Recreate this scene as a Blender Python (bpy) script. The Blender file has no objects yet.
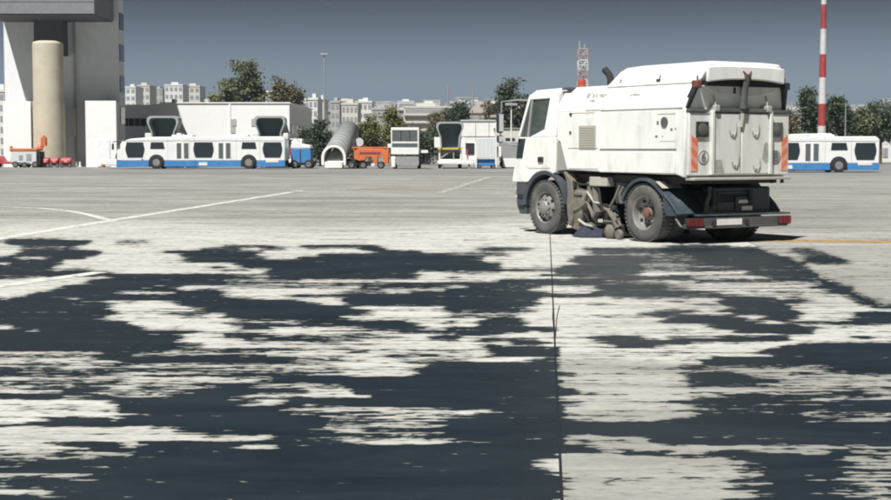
import bpy, bmesh, math, random
import numpy as np
from mathutils import Vector, Matrix
rnd = random.Random(11)
R = math.radians
sc = bpy.context.scene
C = sc.collection

# ------------------------------------------------------------------ camera
FPX, HCAM, HOR = 1500.0, 1.56, 148.0          # focal length in px of an 891x500 frame, eye height, horizon row
CX, CY = 445.5, 250.0
PITCH = math.atan((CY - HOR) / FPX)
cam = bpy.data.cameras.new('camera'); cam.sensor_width = 36.0
cam.lens = FPX / 891.0 * 36.0; cam.clip_start = 0.1; cam.clip_end = 30000
camo = bpy.data.objects.new('camera', cam); C.objects.link(camo)
camo.location = (0, 0, HCAM); camo.rotation_euler = (R(90) - PITCH, 0, 0)
sc.camera = camo

# ------------------------------------------------------------------ sky, sun, exposure
SUN_EL, SUN_AZ = R(58), R(25)                 # sun behind the camera, to the left
w = bpy.data.worlds.new('World'); sc.world = w; w.use_nodes = True
nt = w.node_tree; nt.nodes.clear()
out = nt.nodes.new('ShaderNodeOutputWorld'); bg = nt.nodes.new('ShaderNodeBackground')
sky = nt.nodes.new('ShaderNodeTexSky'); sky.sky_type = 'NISHITA'; sky.sun_disc = False
sky.sun_elevation = SUN_EL; sky.sun_rotation = R(205)
sky.altitude = 2500; sky.air_density = 0.8; sky.dust_density = 0.3; sky.ozone_density = 1.0
hsv = nt.nodes.new('ShaderNodeHueSaturation'); hsv.inputs['Saturation'].default_value = 0.52
hsv.inputs['Value'].default_value = 0.28
nt.links.new(sky.outputs[0], hsv.inputs['Color'])
# the sky darkens steadily upwards from the pale rim over the hills
geo = nt.nodes.new('ShaderNodeTexCoord'); sep = nt.nodes.new('ShaderNodeSeparateXYZ')
nt.links.new(geo.outputs['Generated'], sep.inputs[0])
mr = nt.nodes.new('ShaderNodeMapRange'); mr.interpolation_type = 'SMOOTHSTEP'
mr.inputs['From Min'].default_value = 0.03; mr.inputs['From Max'].default_value = 0.115
mr.inputs['To Min'].default_value = 1.0; mr.inputs['To Max'].default_value = 0.08
nt.links.new(sep.outputs['Z'], mr.inputs['Value'])
mx = nt.nodes.new('ShaderNodeVectorMath'); mx.operation = 'SCALE'
nt.links.new(hsv.outputs[0], mx.inputs[0]); nt.links.new(mr.outputs[0], mx.inputs['Scale'])
nt.links.new(mx.outputs[0], bg.inputs['Color']); bg.inputs['Strength'].default_value = 0.11
nt.links.new(bg.outputs[0], out.inputs['Surface'])
sl = bpy.data.lights.new('sun', 'SUN'); sl.energy = 4.6; sl.angle = R(0.53); sl.color = (1.0, 0.98, 0.945)
so = bpy.data.objects.new('sun', sl); C.objects.link(so); so.location = (-20, -40, 60)
TOSUN = Vector((-math.sin(SUN_AZ) * math.cos(SUN_EL), -math.cos(SUN_AZ) * math.cos(SUN_EL), math.sin(SUN_EL)))
so.rotation_euler = TOSUN.to_track_quat('Z', 'Y').to_euler()
sc.view_settings.view_transform = 'Standard'; sc.view_settings.look = 'None'
sc.view_settings.exposure = 0.62; sc.view_settings.gamma = 1.0
sc.view_settings.use_curve_mapping = False
sc.render.engine = 'CYCLES'
sc.cycles.pixel_filter_type = 'BLACKMAN_HARRIS'; sc.cycles.filter_width = 2.0; sc.cycles.volume_bounces = 0; sc.cycles.max_bounces = 6; sc.cycles.transparent_max_bounces = 12

# ------------------------------------------------------------------ pixel helpers (photo is 891x500)
def gnd(px, py):
    d = HCAM * FPX / (py - HOR); return ((px - CX) / FPX * d, d)
def PX(px, Y): return (px - CX) / FPX * Y
def PZ(py, Y): return HCAM - (py - HOR) / FPX * Y
GZ = -0.02                                     # level of the old apron beyond the new slabs

# ------------------------------------------------------------------ materials
MATS = {}
def mat(name, col, rough=0.6, metal=0.0, var=0.12, scale=3.0, bump=0.0, bscale=40.0, dirt=None, dirt_amt=0.35,
        dscale=1.5, trans=0.0, spec=0.5, emit=None, coat=0.0, stretch=(1, 1, 1), sheen=0.0, space='Object'):
    m = bpy.data.materials.new(name); m.use_nodes = True; n = m.node_tree; b = n.nodes['Principled BSDF']
    L = n.links.new
    tc = n.nodes.new('ShaderNodeTexCoord'); mp = n.nodes.new('ShaderNodeMapping'); mp.inputs['Scale'].default_value = stretch
    L(tc.outputs[space], mp.inputs[0])
    no = n.nodes.new('ShaderNodeTexNoise'); no.inputs['Scale'].default_value = scale; no.inputs['Detail'].default_value = 6
    no.inputs['Roughness'].default_value = 0.62
    L(mp.outputs[0], no.inputs['Vector'])
    mr = n.nodes.new('ShaderNodeMapRange'); mr.inputs['From Min'].default_value = 0.3; mr.inputs['From Max'].default_value = 0.7
    mr.inputs['To Min'].default_value = 1 - var; mr.inputs['To Max'].default_value = 1 + var
    L(no.outputs[0], mr.inputs['Value'])
    vm = n.nodes.new('ShaderNodeVectorMath'); vm.operation = 'SCALE'; vm.inputs[0].default_value = col[:3]
    L(mr.outputs[0], vm.inputs['Scale']); src = vm.outputs[0]
    if dirt:
        n2 = n.nodes.new('ShaderNodeTexNoise'); n2.inputs['Scale'].default_value = dscale; n2.inputs['Detail'].default_value = 8
        n2.inputs['Roughness'].default_value = 0.7; L(mp.outputs[0], n2.inputs['Vector'])
        r2 = n.nodes.new('ShaderNodeMapRange'); r2.inputs['From Min'].default_value = 0.5; r2.inputs['From Max'].default_value = 0.75
        r2.inputs['To Max'].default_value = dirt_amt; L(n2.outputs[0], r2.inputs['Value'])
        mi = n.nodes.new('ShaderNodeMix'); mi.data_type = 'RGBA'; mi.inputs['B'].default_value = (*dirt, 1)
        L(r2.outputs[0], mi.inputs['Factor']); L(src, mi.inputs['A']); src = mi.outputs['Result']
    L(src, b.inputs['Base Color'])
    rr = n.nodes.new('ShaderNodeMapRange'); rr.inputs['To Min'].default_value = max(0.02, rough - 0.1); rr.inputs['To Max'].default_value = min(1, rough + 0.1)
    L(no.outputs[0], rr.inputs['Value']); L(rr.outputs[0], b.inputs['Roughness'])
    b.inputs['Metallic'].default_value = metal; b.inputs['Specular IOR Level'].default_value = spec
    b.inputs['Transmission Weight'].default_value = trans; b.inputs['Coat Weight'].default_value = coat
    if emit: b.inputs['Emission Color'].default_value = (*emit[:3], 1); b.inputs['Emission Strength'].default_value = emit[3]
    if bump:
        nb = n.nodes.new('ShaderNodeTexNoise'); nb.inputs['Scale'].default_value = bscale; nb.inputs['Detail'].default_value = 4
        L(mp.outputs[0], nb.inputs['Vector'])
        bu = n.nodes.new('ShaderNodeBump'); bu.inputs['Strength'].default_value = bump; bu.inputs['Distance'].default_value = 0.02
        L(nb.outputs[0], bu.inputs['Height']); L(bu.outputs[0], b.inputs['Normal'])
    MATS[name] = m; return m

def glass(name, tint, alpha=0.5):
    """thin tinted pane: part see-through, part glossy"""
    m = bpy.data.materials.new(name); m.use_nodes = True; n = m.node_tree; L = n.links.new
    n.nodes.clear(); o = n.nodes.new('ShaderNodeOutputMaterial')
    t = n.nodes.new('ShaderNodeBsdfTransparent'); t.inputs[0].default_value = (*[0.5 + 0.5 * c for c in tint], 1)
    p = n.nodes.new('ShaderNodeBsdfPrincipled'); p.inputs['Base Color'].default_value = (*tint, 1); p.inputs['Roughness'].default_value = 0.06
    no = n.nodes.new('ShaderNodeTexNoise'); no.inputs['Scale'].default_value = 1.3
    bu = n.nodes.new('ShaderNodeBump'); bu.inputs['Strength'].default_value = 0.05; L(no.outputs[0], bu.inputs['Height']); L(bu.outputs[0], p.inputs['Normal'])
    ms = n.nodes.new('ShaderNodeMixShader'); ms.inputs[0].default_value = alpha
    L(t.outputs[0], ms.inputs[1]); L(p.outputs[0], ms.inputs[2]); L(ms.outputs[0], o.inputs['Surface'])
    MATS[name] = m; return m

mat('truck_white', (0.80, 0.815, 0.785), 0.45, var=0.04, dirt=(0.36, 0.35, 0.30), dirt_amt=0.55, dscale=1.6, coat=0.05, stretch=(1.6, 1.6, 0.45), bump=0.04, bscale=2.5)
mat('truck_rear', (0.70, 0.71, 0.67), 0.55, var=0.05, dirt=(0.34, 0.33, 0.29), dirt_amt=0.6, dscale=2.2, stretch=(2, 2, 0.5))
mat('truck_grey', (0.30, 0.30, 0.28), 0.6, dirt=(0.16, 0.15, 0.13))
mat('vent_grey', (0.42, 0.41, 0.36), 0.6, dirt=(0.25, 0.24, 0.2))
mat('black_plastic', (0.022, 0.024, 0.028), 0.55, dirt=(0.10, 0.10, 0.09), dirt_amt=0.35)
mat('bumper_plastic', (0.055, 0.065, 0.08), 0.55, dirt=(0.2, 0.19, 0.17), dirt_amt=0.4)
mat('chassis', (0.018, 0.018, 0.02), 0.7, dirt=(0.07, 0.065, 0.055), dirt_amt=0.5)
mat('mudguard', (0.045, 0.062, 0.078), 0.5, dirt=(0.22, 0.22, 0.2), dirt_amt=0.5, dscale=3)
mat('dusty_metal', (0.165, 0.152, 0.128), 0.75, var=0.3, scale=8, dirt=(0.12, 0.11, 0.09), dirt_amt=0.8, dscale=5, bump=0.3, bscale=60)
mat('tyre', (0.085, 0.087, 0.083), 0.85, var=0.3, dirt=(0.20, 0.19, 0.165), dirt_amt=0.75, dscale=4, bump=0.25, bscale=60)
mat('tyre_dusty', (0.13, 0.13, 0.12), 0.9, var=0.3, dirt=(0.24, 0.23, 0.2), dirt_amt=0.8, dscale=4)
mat('rim', (0.26, 0.26, 0.25), 0.55, 0.3, dirt=(0.14, 0.13, 0.11), dirt_amt=0.7, dscale=6)
mat('hub_red', (0.17, 0.06, 0.05), 0.6, dirt=(0.16, 0.12, 0.1))
mat('red_lens', (0.16, 0.012, 0.016), 0.25, spec=0.6)
mat('orange_lens', (0.38, 0.07, 0.045), 0.25, spec=0.6)
mat('stripe_orange', (0.72, 0.20, 0.09), 0.5, dirt=(0.5, 0.3, 0.2))
mat('stripe_pale', (0.74, 0.36, 0.27), 0.5)
mat('lamp_grey', (0.10, 0.105, 0.10), 0.35, dirt=(0.25, 0.24, 0.22))
mat('lamp_frame', (0.03, 0.03, 0.035), 0.5)
mat('sticker', (0.66, 0.66, 0.62), 0.5)
mat('ink', (0.05, 0.052, 0.055), 0.6)
mat('ink_faint', (0.16, 0.165, 0.16), 0.6)
mat('plate_white', (0.7, 0.7, 0.66), 0.5, dirt=(0.35, 0.33, 0.3))
mat('bar_grey', (0.12, 0.12, 0.12), 0.5, 0.4, dirt=(0.10, 0.09, 0.08), dirt_amt=0.6)
mat('scrape', (0.36, 0.36, 0.33), 0.7, var=0.25, scale=9)
mat('seat_cloth', (0.36, 0.39, 0.37), 0.9)
mat('cab_inside', (0.16, 0.18, 0.17), 0.8)
glass('cab_glass', (0.20, 0.24, 0.225), 0.24)
mat('bristle', (0.03, 0.035, 0.06), 0.9, var=0.4, scale=20, bump=0.6, bscale=120)
mat('bus_white', (0.78, 0.79, 0.78), 0.35, var=0.05, dirt=(0.45, 0.45, 0.41), dirt_amt=0.45, coat=0.2, stretch=(1, 1, 0.5), bump=0.05, bscale=2)
mat('bus_blue', (0.055, 0.21, 0.48), 0.4, var=0.08, dirt=(0.15, 0.3, 0.5), dirt_amt=0.3)
mat('bus_glass', (0.018, 0.026, 0.03), 0.12, spec=0.6)
mat('bus_glass_grey', (0.10, 0.12, 0.12), 0.2, spec=0.6)
mat('dark_rubber', (0.02, 0.02, 0.022), 0.8)
mat('canopy_grey', (0.34, 0.36, 0.35), 0.55, dirt=(0.2, 0.2, 0.18))
mat('tube_grey', (0.27, 0.28, 0.27), 0.6, dirt=(0.18, 0.18, 0.16), stretch=(1, 6, 1))
mat('canopy_glass', (0.06, 0.10, 0.11), 0.2, spec=0.6)
mat('white_steel', (0.78, 0.78, 0.75), 0.5, var=0.06, dirt=(0.45, 0.42, 0.36), dirt_amt=0.35)
mat('orange_steel', (0.60, 0.15, 0.045), 0.5, var=0.15, dirt=(0.3, 0.12, 0.06), dirt_amt=0.5)
mat('red_steel', (0.42, 0.045, 0.06), 0.5, var=0.2, dirt=(0.5, 0.3, 0.3), dirt_amt=0.3)
mat('yellow_steel', (0.65, 0.48, 0.10), 0.5)
mat('grey_steel', (0.33, 0.34, 0.34), 0.5, 0.2, dirt=(0.2, 0.19, 0.17))
mat('pale_steel', (0.58, 0.61, 0.62), 0.5, var=0.06, dirt=(0.4, 0.4, 0.38))
mat('tower_wall', (0.74, 0.755, 0.765), 0.8, var=0.05, dirt=(0.48, 0.48, 0.47), dirt_amt=0.55, dscale=0.25, stretch=(1, 1, 0.4), bump=0.1)
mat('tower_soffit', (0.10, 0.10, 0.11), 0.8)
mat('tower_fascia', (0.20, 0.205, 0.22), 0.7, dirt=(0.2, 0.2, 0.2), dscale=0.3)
mat('column_concrete', (0.52, 0.48, 0.38), 0.85, var=0.10, scale=0.8, dirt=(0.36, 0.33, 0.26), dirt_amt=0.5, dscale=0.6, bump=0.2)
mat('low_white', (0.82, 0.82, 0.81), 0.75, var=0.03, dirt=(0.6, 0.6, 0.58), dirt_amt=0.3, dscale=0.2)
mat('low_grey', (0.78, 0.79, 0.80), 0.75, var=0.06)
mat('far_glass', (0.03, 0.04, 0.05), 0.15, spec=0.6)
mat('slit_glass', (0.03, 0.05, 0.09), 0.15, spec=0.6)
mat('house_white', (0.66, 0.66, 0.63), 0.85, var=0.06, scale=0.2)
mat('house_cream', (0.58, 0.555, 0.50), 0.85, var=0.06, scale=0.2)  # cream greyed, part of the town's haze put into the colour
mat('house_grey', (0.40, 0.40, 0.39), 0.85, var=0.08, scale=0.2)
mat('house_pink', (0.48, 0.41, 0.37), 0.85, var=0.08, scale=0.2)
mat('house_window', (0.27, 0.28, 0.29), 0.4)  # window tone lifted: haze over the town put into the colour
mat('house_roof', (0.34, 0.28, 0.25), 0.85, var=0.15, scale=0.3)
mat('bark', (0.10, 0.075, 0.05), 0.9, var=0.3, scale=6, bump=0.5)
for nm, c in (('leaf_mid', (0.11, 0.125, 0.06)), ('leaf_dark', (0.055, 0.075, 0.042)), ('leaf_olive', (0.15, 0.15, 0.05)), ('leaf_brown', (0.13, 0.115, 0.065))):
    mat(nm, c, 0.65, var=0.45, scale=0.9)
mat('hill', (0.16, 0.16, 0.14), 0.95, var=0.4, scale=0.006, dirt=(0.22, 0.19, 0.14), dirt_amt=0.7, dscale=0.004)
mat('mast_red', (0.33, 0.05, 0.055), 0.5, dirt=(0.4, 0.1, 0.1))
mat('mast_white', (0.56, 0.56, 0.55), 0.5, dirt=(0.5, 0.5, 0.48))
mat('lattice_red', (0.34, 0.28, 0.27), 0.6)  # greyed, pale red for the tower's coloured sections
mat('lattice_white', (0.52, 0.52, 0.52), 0.6)

# ------------------------------------------------------------------ mesh builder
class MB:
    def __init__(s): s.v = []; s.f = []
    def add(s, vs, fs):
        o = len(s.v); s.v += [tuple(p) for p in vs]; s.f += [tuple(i + o for i in f) for f in fs]; return s
    def box(s, x0, x1, y0, y1, z0, z1):
        x0, x1 = sorted((x0, x1)); y0, y1 = sorted((y0, y1)); z0, z1 = sorted((z0, z1))
        vs = [(x0, y0, z0), (x1, y0, z0), (x1, y1, z0), (x0, y1, z0), (x0, y0, z1), (x1, y0, z1), (x1, y1, z1), (x0, y1, z1)]
        return s.add(vs, [(0, 3, 2, 1), (4, 5, 6, 7), (0, 1, 5, 4), (1, 2, 6, 5), (2, 3, 7, 6), (3, 0, 4, 7)])
    def prism(s, prof, a, b, axis='y'):
        """profile of (p,q) pairs; axis y: p=x,q=z ; axis x: p=y,q=z ; axis z: p=x,q=y"""
        def P(p, q, t): return (p, t, q) if axis == 'y' else ((t, p, q) if axis == 'x' else (p, q, t))
        n = len(prof); vs = [P(p, q, a) for p, q in prof] + [P(p, q, b) for p, q in prof]
        fs = [tuple(range(n)), tuple(range(2 * n - 1, n - 1, -1))] + [(i, (i + 1) % n, n + (i + 1) % n, n + i) for i in range(n)]
        return s.add(vs, fs)
    def loft(s, rings, cap=True):
        n = len(rings[0]); vs = [p for r in rings for p in r]; fs = []
        for k in range(len(rings) - 1):
            fs += [(k * n + i, k * n + (i + 1) % n, (k + 1) * n + (i + 1) % n, (k + 1) * n + i) for i in range(n)]
        if cap: fs += [tuple(range(n - 1, -1, -1)), tuple((len(rings) - 1) * n + i for i in range(n))]
        return s.add(vs, fs)
    def cyl(s, p0, p1, r0, r1=None, n=12, cap=True):
        r1 = r0 if r1 is None else r1; p0 = Vector(p0); p1 = Vector(p1); d = (p1 - p0).normalized()
        a = d.orthogonal().normalized(); b = d.cross(a)
        ring = lambda p, r: [p + (a * math.cos(2 * math.pi * i / n) + b * math.sin(2 * math.pi * i / n)) * r for i in range(n)]
        return s.loft([ring(p0, r0), ring(p1, r1)], cap)
    def tube(s, pts, r, n=8):
        pts = [Vector(p) for p in pts]; rings = []
        a = None
        for i, p in enumerate(pts):
            d = (pts[min(i + 1, len(pts) - 1)] - pts[max(i - 1, 0)]).normalized()
            a = d.orthogonal().normalized() if a is None else (a - d * a.dot(d)).normalized()
            b = d.cross(a); rr = r[i] if isinstance(r, (list, tuple)) else r
            rings.append([p + (a * math.cos(2 * math.pi * k / n) + b * math.sin(2 * math.pi * k / n)) * rr for k in range(n)])
        return s.loft(rings)
    def lathe(s, prof, c=(0, 0, 0), axis='y', n=32, close=True):
        """prof: (radius, offset along axis)"""
        rings = []
        for r, t in prof:
            ring = []
            for i in range(n):
                a = 2 * math.pi * i / n; u, v = r * math.cos(a), r * math.sin(a)
                ring.append((c[0] + u, c[1] + t, c[2] + v) if axis == 'y' else ((c[0] + t, c[1] + u, c[2] + v) if axis == 'x' else (c[0] + u, c[1] + v, c[2] + t)))
            rings.append(ring)
        return s.loft(rings, close)
    def xf(s, M):
        s.v = [tuple(M @ Vector(p)) for p in s.v]; return s
    def build(s, name, m, parent=None, bevel=0.0, smooth=False, seg=2, loc=None):
        me = bpy.data.meshes.new(name); me.from_pydata([tuple(map(float, p)) for p in s.v], [], s.f); me.validate()
        bm = bmesh.new(); bm.from_mesh(me); bmesh.ops.recalc_face_normals(bm, faces=bm.faces); bm.to_mesh(me); bm.free()
        if isinstance(m, str): m = MATS[m]
        me.materials.append(m); o = bpy.data.objects.new(name, me); C.objects.link(o)
        if parent: o.parent = parent
        if loc: o.location = loc
        if bevel:
            bv = o.modifiers.new('bevel', 'BEVEL'); bv.width = bevel; bv.segments = seg; bv.limit_method = 'ANGLE'; bv.angle_limit = R(35)
            bv.harden_normals = False
        if smooth or bevel:
            me.polygons.foreach_set('use_smooth', [True] * len(me.polygons))
            try: me.set_sharp_from_angle(angle=R(40))
            except Exception: pass
        return o
def tag(o, label=None, cat=None, group=None, kind=None):
    if label: o['label'] = label
    if cat: o['category'] = cat
    if group: o['group'] = group
    if kind: o['kind'] = kind
    return o
def empty(name, loc, rz=0.0, label=None, cat=None, group=None, scale=1.0):
    o = bpy.data.objects.new(name, None); C.objects.link(o); o.location = loc; o.rotation_euler = (0, 0, rz); o.scale = (scale,) * 3
    o.empty_display_size = 0.3
    return tag(o, label, cat, group)
def copy_tree(o, parent=None):
    c = o.copy(); C.objects.link(c)
    if parent: c.parent = parent
    for ch in list(o.children): copy_tree(ch, c)
    return c
def arc(cx, cz, r, a0, a1, n):
    return [(cx + r * math.cos(R(a0 + (a1 - a0) * i / n)), cz + r * math.sin(R(a0 + (a1 - a0) * i / n))) for i in range(n + 1)]
# ================================================================== GROUND
# Dark wet stain left by the sweeper: for each photo row the stained runs (x0, x1, coverage); rows lie on the ground plane.
STAIN = {
236: [], 239: [(6, 60, .5)], 241: [(3, 90), (118, 150, .5)], 244: [(8, 85), (115, 140, .4)],
246: [(20, 75, .6), (223, 275, .7), (300, 378), (668, 730, .8)],
249: [(20, 80, .5), (200, 240, .8), (262, 285, .6), (305, 330, .3), (360, 385), (480, 531, .8), (585, 669, .8), (668, 760), (793, 815, .6)],
252: [(20, 100), (165, 262, .8), (375, 420, .9), (446, 505, .3), (590, 669, .8), (668, 768), (790, 825, .6)],
255: [(12, 95), (180, 255), (320, 446), (446, 510, .6), (590, 650, .55), (650, 695, .5), (695, 778), (800, 832, .7)],
258: [(2, 15), (48, 85), (185, 265, .8), (300, 446), (446, 480, .8), (575, 650), (650, 700, .55), (700, 790), (808, 842, .9)],
261: [(0, 60, .9), (185, 446), (446, 480, .8), (570, 650), (650, 700, .6), (700, 795), (805, 850, .9)],
264: [(10, 60), (235, 446), (446, 500), (580, 640), (640, 690, .5), (690, 715, .7), (715, 805), (815, 850, .6)],
267: [(0, 50), (210, 223, .8), (245, 446), (446, 500, .9), (565, 640), (640, 735, .5), (735, 810)],
270: [(0, 50, .9), (60, 90, .6), (223, 250, .3), (270, 420), (425, 446), (446, 550, .7), (550, 640, .9), (640, 690, .55), (690, 812, .9)],
273: [(0, 110), (265, 415), (446, 500, .5), (555, 640), (750, 815)],
275: [(0, 40, .7), (40, 223), (223, 255, .6), (260, 420, .8), (540, 640, .8), (668, 760, .4), (760, 820)],
278: [(0, 25, .5), (110, 223), (223, 255, .8), (270, 415), (446, 460, .5), (570, 600, .5), (600, 669, .9), (668, 690), (770, 822, .7)],
281: [(90, 223), (223, 300, .45), (500, 606), (606, 640, .5), (697, 800, .8), (800, 830)],
284: [(85, 223, .95), (223, 330, .45), (330, 390, .6), (390, 606), (610, 669, .7), (668, 690, .3), (825, 840)],
287: [(60, 145), (150, 180, .7), (223, 350, .4), (360, 446, .9), (470, 540, .8), (600, 669), (668, 690, .4), (815, 850, .9)],
290: [(55, 140), (145, 175), (190, 223, .6), (350, 380, .4), (446, 530, .8), (600, 669, .6), (672, 690, .6), (780, 800, .3), (828, 852)],
293: [(35, 115), (175, 223, .8), (340, 390, .5), (410, 545), (595, 669, .9), (668, 720, .8), (835, 857)],
296: [(25, 223, .9), (285, 350, .8), (345, 600), (610, 669, .8), (668, 735, .7), (785, 800, .5), (850, 864)],
299: [(10, 65), (80, 223), (223, 250, .8), (345, 540), (640, 660, .5), (725, 775), (790, 815, .5), (854, 871)],
302: [(0, 80), (85, 100, .8), (125, 130), (165, 300), (345, 535), (668, 690, .5), (720, 770), (775, 810, .9), (860, 878)],
305: [(0, 75), (80, 110, .8), (180, 320), (348, 535), (590, 610, .5), (695, 715, .6), (725, 790), (860, 884, .8)],
308: [(0, 70), (75, 105), (195, 350), (446, 530), (735, 790), (875, 891)],
311: [(0, 110), (200, 223, .9), (223, 365), (446, 535, .8), (655, 700, .6), (720, 800, .9)],
314: [(0, 115), (170, 210, .6), (223, 370), (450, 530, .3), (640, 690, .8), (735, 800), (858, 891)],
317: [(0, 100), (180, 200, .5), (223, 340, .9), (446, 490, .6), (495, 520, .6), (655, 669, .6), (680, 740, .9), (770, 800), (855, 891)],
320: [(0, 100), (240, 345), (490, 520), (668, 745), (765, 795), (855, 891)],
323: [(0, 125), (223, 245, .4), (305, 410), (446, 455), (480, 525), (660, 760), (790, 835, .9), (840, 891)],
326: [(12, 130, .95), (230, 420, .8), (480, 525), (710, 800), (835, 870, .3)],
329: [(10, 140), (240, 270), (365, 420), (446, 555, .8), (668, 680, .3), (715, 820, .9)],
332: [(0, 22), (40, 195), (400, 446, .7), (446, 530, .9), (540, 555), (668, 690, .4), (735, 815, .8)],
335: [(0, 180), (223, 260), (345, 375, .6), (446, 450), (458, 500), (780, 815, .7)],
338: [(0, 180), (223, 400, .7), (430, 460), (590, 640), (668, 720, .5), (720, 790), (855, 875, .8)],
341: [(0, 178), (245, 330, .8), (340, 360, .5), (446, 455), (475, 540, .7), (595, 660), (668, 700, .9), (700, 790)],
344: [(0, 172), (180, 200, .4), (320, 340, .6), (515, 548, .9), (608, 690), (800, 891, .8)],
347: [(0, 200, .95), (480, 545, .5), (620, 655), (785, 891)],
350: [(0, 130), (135, 185, .8), (223, 300, .5), (490, 557), (770, 891)],
353: [(95, 155, .8), (190, 260, .5), (350, 365), (446, 470, .6), (490, 557), (760, 891)],
356: [(0, 50, .3), (100, 130), (223, 265, .6), (380, 440, .7), (500, 557), (775, 891)],
359: [(90, 223, .8), (223, 285, .8), (446, 470, .3), (548, 557), (715, 840, .9), (842, 891)],
362: [(120, 223), (223, 290, .9), (400, 470, .6), (530, 557, .8), (705, 891)],
365: [(100, 200, .4), (223, 330, .5), (430, 558), (710, 800), (800, 891)],
368: [(0, 30, .5), (100, 125, .7), (425, 558), (680, 690, .6), (835, 891)],
371: [(0, 15), (30, 60, .5), (90, 150, .6), (223, 345, .4), (422, 559), (683, 705, .7), (830, 891)],
374: [(0, 10), (40, 120, .7), (190, 223, .5), (223, 340, .5), (420, 558), (563, 572, .7), (700, 735, .7), (850, 891, .8)],
377: [(0, 90, .4), (140, 200, .5), (223, 330, .6), (418, 559), (562, 573, .9), (690, 700, .8), (703, 750)],
380: [(60, 120, .4), (275, 340, .8), (345, 558), (695, 755), (885, 891, .4)],
383: [(185, 223, .5), (223, 265, .3), (260, 559), (690, 700), (720, 765, .9)],
386: [(100, 115, .4), (190, 255), (340, 560), (690, 760, .7)],
389: [(35, 110, .8), (130, 170), (223, 245), (345, 560), (563, 575, .5), (670, 680, .6), (690, 700), (790, 800, .3)],
392: [(60, 95), (185, 223, .5), (223, 295), (348, 561), (562, 577), (770, 800, .4)],
395: [(60, 85), (190, 250), (355, 561), (562, 577), (740, 800, .3), (840, 870)],
398: [(0, 55), (75, 130, .5), (175, 223), (223, 290, .4), (370, 561), (730, 840, .8), (850, 880)],
401: [(95, 190, .8), (190, 223), (288, 350, .9), (355, 561), (695, 750, .6), (750, 800, .8), (835, 860, .5)],
404: [(108, 260), (285, 365), (370, 561), (566, 575, .7), (668, 683, .7), (700, 780, .7), (850, 891)],
407: [(115, 240, .97), (285, 290), (330, 562), (564, 577, .9), (695, 785, .7), (785, 891, .9)],
410: [(20, 30), (55, 75, .7), (118, 180), (185, 285, .95), (370, 405, .3), (450, 562), (700, 790, .8), (790, 860), (865, 891)],
413: [(120, 275), (410, 460, .3), (500, 562), (695, 820, .8), (840, 891, .9)],
416: [(122, 285), (330, 446, .2), (480, 562), (705, 800, .9), (830, 840)],
419: [(125, 320), (446, 470, .6), (470, 562), (700, 800), (805, 860, .4)],
422: [(45, 105), (120, 325), (446, 562), (564, 575, .5), (668, 695, .6), (700, 810), (815, 850, .6)],
425: [(30, 320, .97), (345, 380, .6), (446, 562), (563, 620, .9), (620, 891)],
428: [(0, 120), (150, 320), (330, 365, .5), (446, 891)],
431: [(170, 315, .95), (350, 446, .6), (446, 891)],
434: [(175, 330, .92), (360, 440, .6), (446, 891, .97)],
437: [(190, 260, .85), (265, 360), (446, 562), (563, 600, .5), (600, 891)],
440: [(200, 223, .4), (268, 320, .8), (446, 562), (640, 891)],
443: [(260, 290, .8), (385, 446, .2), (450, 562), (655, 891)],
446: [(45, 110), (140, 223), (223, 360, .9), (446, 562), (668, 891, .95)],
449: [(70, 115), (140, 240), (270, 446, .95), (446, 562), (563, 585, .8), (720, 891, .3)],
452: [(90, 180), (185, 235), (270, 562), (563, 600), (780, 891, .4)],
455: [(110, 470), (480, 562), (563, 608), (625, 640), (648, 655), (668, 676), (705, 760, .8), (835, 850), (870, 891, .3)],
458: [(0, 30, .4), (130, 555), (627, 638), (645, 652), (660, 669), (683, 695), (705, 740), (745, 800), (840, 850)],
461: [(60, 80, .7), (95, 540), (545, 560, .6), (735, 800, .9), (805, 845), (870, 891, .4)],
464: [(0, 30, .6), (50, 110, .7), (110, 540), (750, 850, .8)],
467: [(0, 60, .7), (60, 125), (130, 400), (415, 530), (530, 560, .5), (760, 855, .9)],
470: [(20, 120, .8), (120, 405), (420, 535), (780, 850)],
473: [(0, 60, .6), (70, 435), (440, 545), (775, 845)],
476: [(0, 85, .7), (90, 560), (770, 810), (818, 845)],
479: [(10, 90, .5), (90, 550), (768, 800), (820, 850)],
482: [(0, 75, .7), (85, 95), (100, 535), (540, 562, .6), (680, 720, .4), (765, 830)],
485: [(0, 85, .7), (95, 562, .95), (770, 812), (820, 891, .5)],
488: [(0, 60, .8), (60, 105), (110, 530), (540, 562, .7), (735, 745, .5), (775, 815), (820, 860)],
491: [(70, 85), (100, 110), (125, 562), (765, 830), (830, 891, .5)],
497: [(40, 562), (765, 830)]}
ys = sorted(STAIN); Y0 = ys[0]; Y1 = ys[-1]
rows = np.zeros((len(ys), 892), np.float32)
for k, y in enumerate(ys):
    for it in STAIN[y]:
        c = it[2] if len(it) > 2 else 1.0
        a, b_ = int(it[0]), int(it[1]); rows[k, a:b_ + 1] = np.maximum(rows[k, a:b_ + 1], c)
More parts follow.
